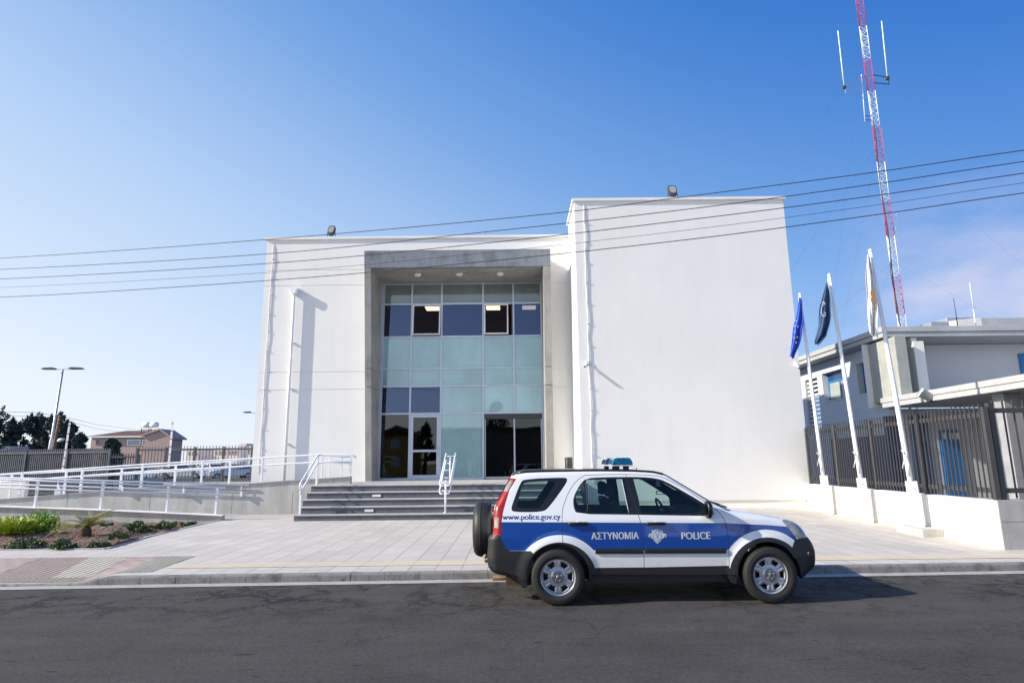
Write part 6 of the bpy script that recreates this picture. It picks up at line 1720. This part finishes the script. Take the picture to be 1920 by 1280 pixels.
sw_ = MB(); swc = Vector((dx0-.16, YC+.37, 1.02)); A_ = radians(25)
sw_.tube([swc+Vector((-sin(A_)*.19*sin(t), .19*cos(t), cos(A_)*.19*sin(t))) for t in [2*pi*i/24 for i in range(24)]], .016, 8, closed=True); sw_.bar(swc, swc+Vector((.18, 0, -.06)), .06, .06); sw_.bar(swc-Vector((0, .18, 0)), swc+Vector((0, .18, 0)), .03, .03)
sw_.build('steering_wheel', CM['black'], car)
rmx, rmz = zq(1098, 185); MB().box(rmx-.02, rmx+.02, YC-.13, YC+.13, rmz-.05, rmz+.03).build('rear_view_mirror', CM['black'], car, .01)
# windscreen pillars and wipers
wp = MB(); a = zq(1322, 288); b = zq(1408, 318)
for (y_a, y_b) in ((YC-.60, YC-.05), (YC-.05, YC+.45)):
    wp.tube([(a[0]-.02, y_b, a[1]+.045), (b[0]-.06, y_a+.1, b[1]+.05), (b[0], y_a, b[1]+.02)], .011, 6)
wp.build('wipers', CM['black'], car)
# spare wheel on the tailgate
zc_p = lambda X, Y, y: at(860+X/2.743, 840+Y/2.743, y)
sx0, sx1 = zc_p(72, 400, YC-.15).x, zc_p(168, 400, YC-.1).x; sz = (zc_p(100, 276, YC).z+zc_p(100, 553, YC).z)/2; sr = (zc_p(100, 276, YC).z-zc_p(100, 553, YC).z)/2
spw = MB(); cy_ = YC-.03; d = sx1-sx0
spw.lathe([(.001, 0), (sr*.55, .002), (sr*.82, .015), (sr*.95, .045), (sr, .09), (sr, d-.05), (sr*.93, d), (.001, d)], (sx0, cy_, sz), 'X', 40); sp = spw.build('spare_wheel', plain('spare_wheel_cover_vinyl', (.014, .014, .015), .55, 0, .2, 10), car)
sbd = MB(); sbd.lathe([(sr+.002, d*.40), (sr+.006, d*.42), (sr+.006, d*.46), (sr+.002, d*.48)], (sx0, cy_, sz), 'X', 40); sbd.build('cover_seam', CM['seam'], sp)
MB().box(sx1-.02, x_rear+.14, cy_-.15, cy_+.15, sz-.15, sz+.15).build('carrier', CM['black'], sp)
# light bar
lp_ = zc_p(786, 88, YC-.50); xa, za = lp_.x, lp_.z; xb = zc_p(896, 88, YC-.50).x; zt3 = zc_p(800, 49, YC-.4).z
bt = plain('blue_beacon_lens', (.004, .05, .12), .08, 0, .4, 9, coat=1); bt2 = plain('bright_blue_beacon_lens', (.004, .13, .27), .08, 0, .5, 14, coat=1)
lb = MB(); lb.box(xa+.01, xb, YC-.52, YC+.52, za-.012, za+.004); lbo = lb.build('light_bar', CM['letter'], car, .004)
def dome(x0, x1, y0, y1, mt):
    m_ = MB(); h = zt3-za; xm_ = (x0+x1)/2
    m_.prism([(x0, za+.004), (x1, za+.004), (x1-.005, za+h*.45), (x1-.03, za+h*.9), (x1-.05, za+h), (x0+.07, za+h), (x0+.03, za+h*.85), (x0+.01, za+h*.4)], y0, y1, 'Y')
    return m_.build('beacon_dome', mt, lbo, .012)
dome(xa, xb, YC-.52, YC-.14, bt2); dome(xa, xb, YC+.14, YC+.52, bt); dome(xa+.04, xb-.03, YC-.135, YC+.135, bt)
fo_ = MB()
for y in (YC-.38, YC+.38): fo_.box(xa+.03, xa+.09, y-.04, y+.04, zq(800, 106)[1]-.02, za-.012); fo_.box(xb-.11, xb-.04, y-.04, y+.04, zq(800, 106)[1]-.02, za-.012)
fo_.build('light_bar_feet', CM['black'], lbo)
# roof rails of the black roof edge
for sg in (-1, 1):
    mb = MB(); pts = [(*zq(X, Y),) for X, Y in ((300, 128), (340, 120), (450, 116), (700, 112), (900, 114), (1000, 120), (1050, 131))]
    mb.tube([(x, YC+sg*(half_w(x, z-.03)-.02), z-.004) for x, z in pts], .016, 8); mb.build('roof_moulding', CM['black'], car)
# lamp detail: reflector bowls in the headlight, ribs in the tail light
hx, hz = zq(1732, 412)
# front fog lamp
x, z = zq(1818, 550); MB().ball((x-.02, S(x-.02, z)-.002, z), .05, 14, 8, (.5, .4, 1)).build('fog_lamp', CM['black'], car)
MB().box(x_front-.06, x_front+.06, YC-.26, YC+.26, .52, .63).build('number_plate', M['white_plastic'], car)
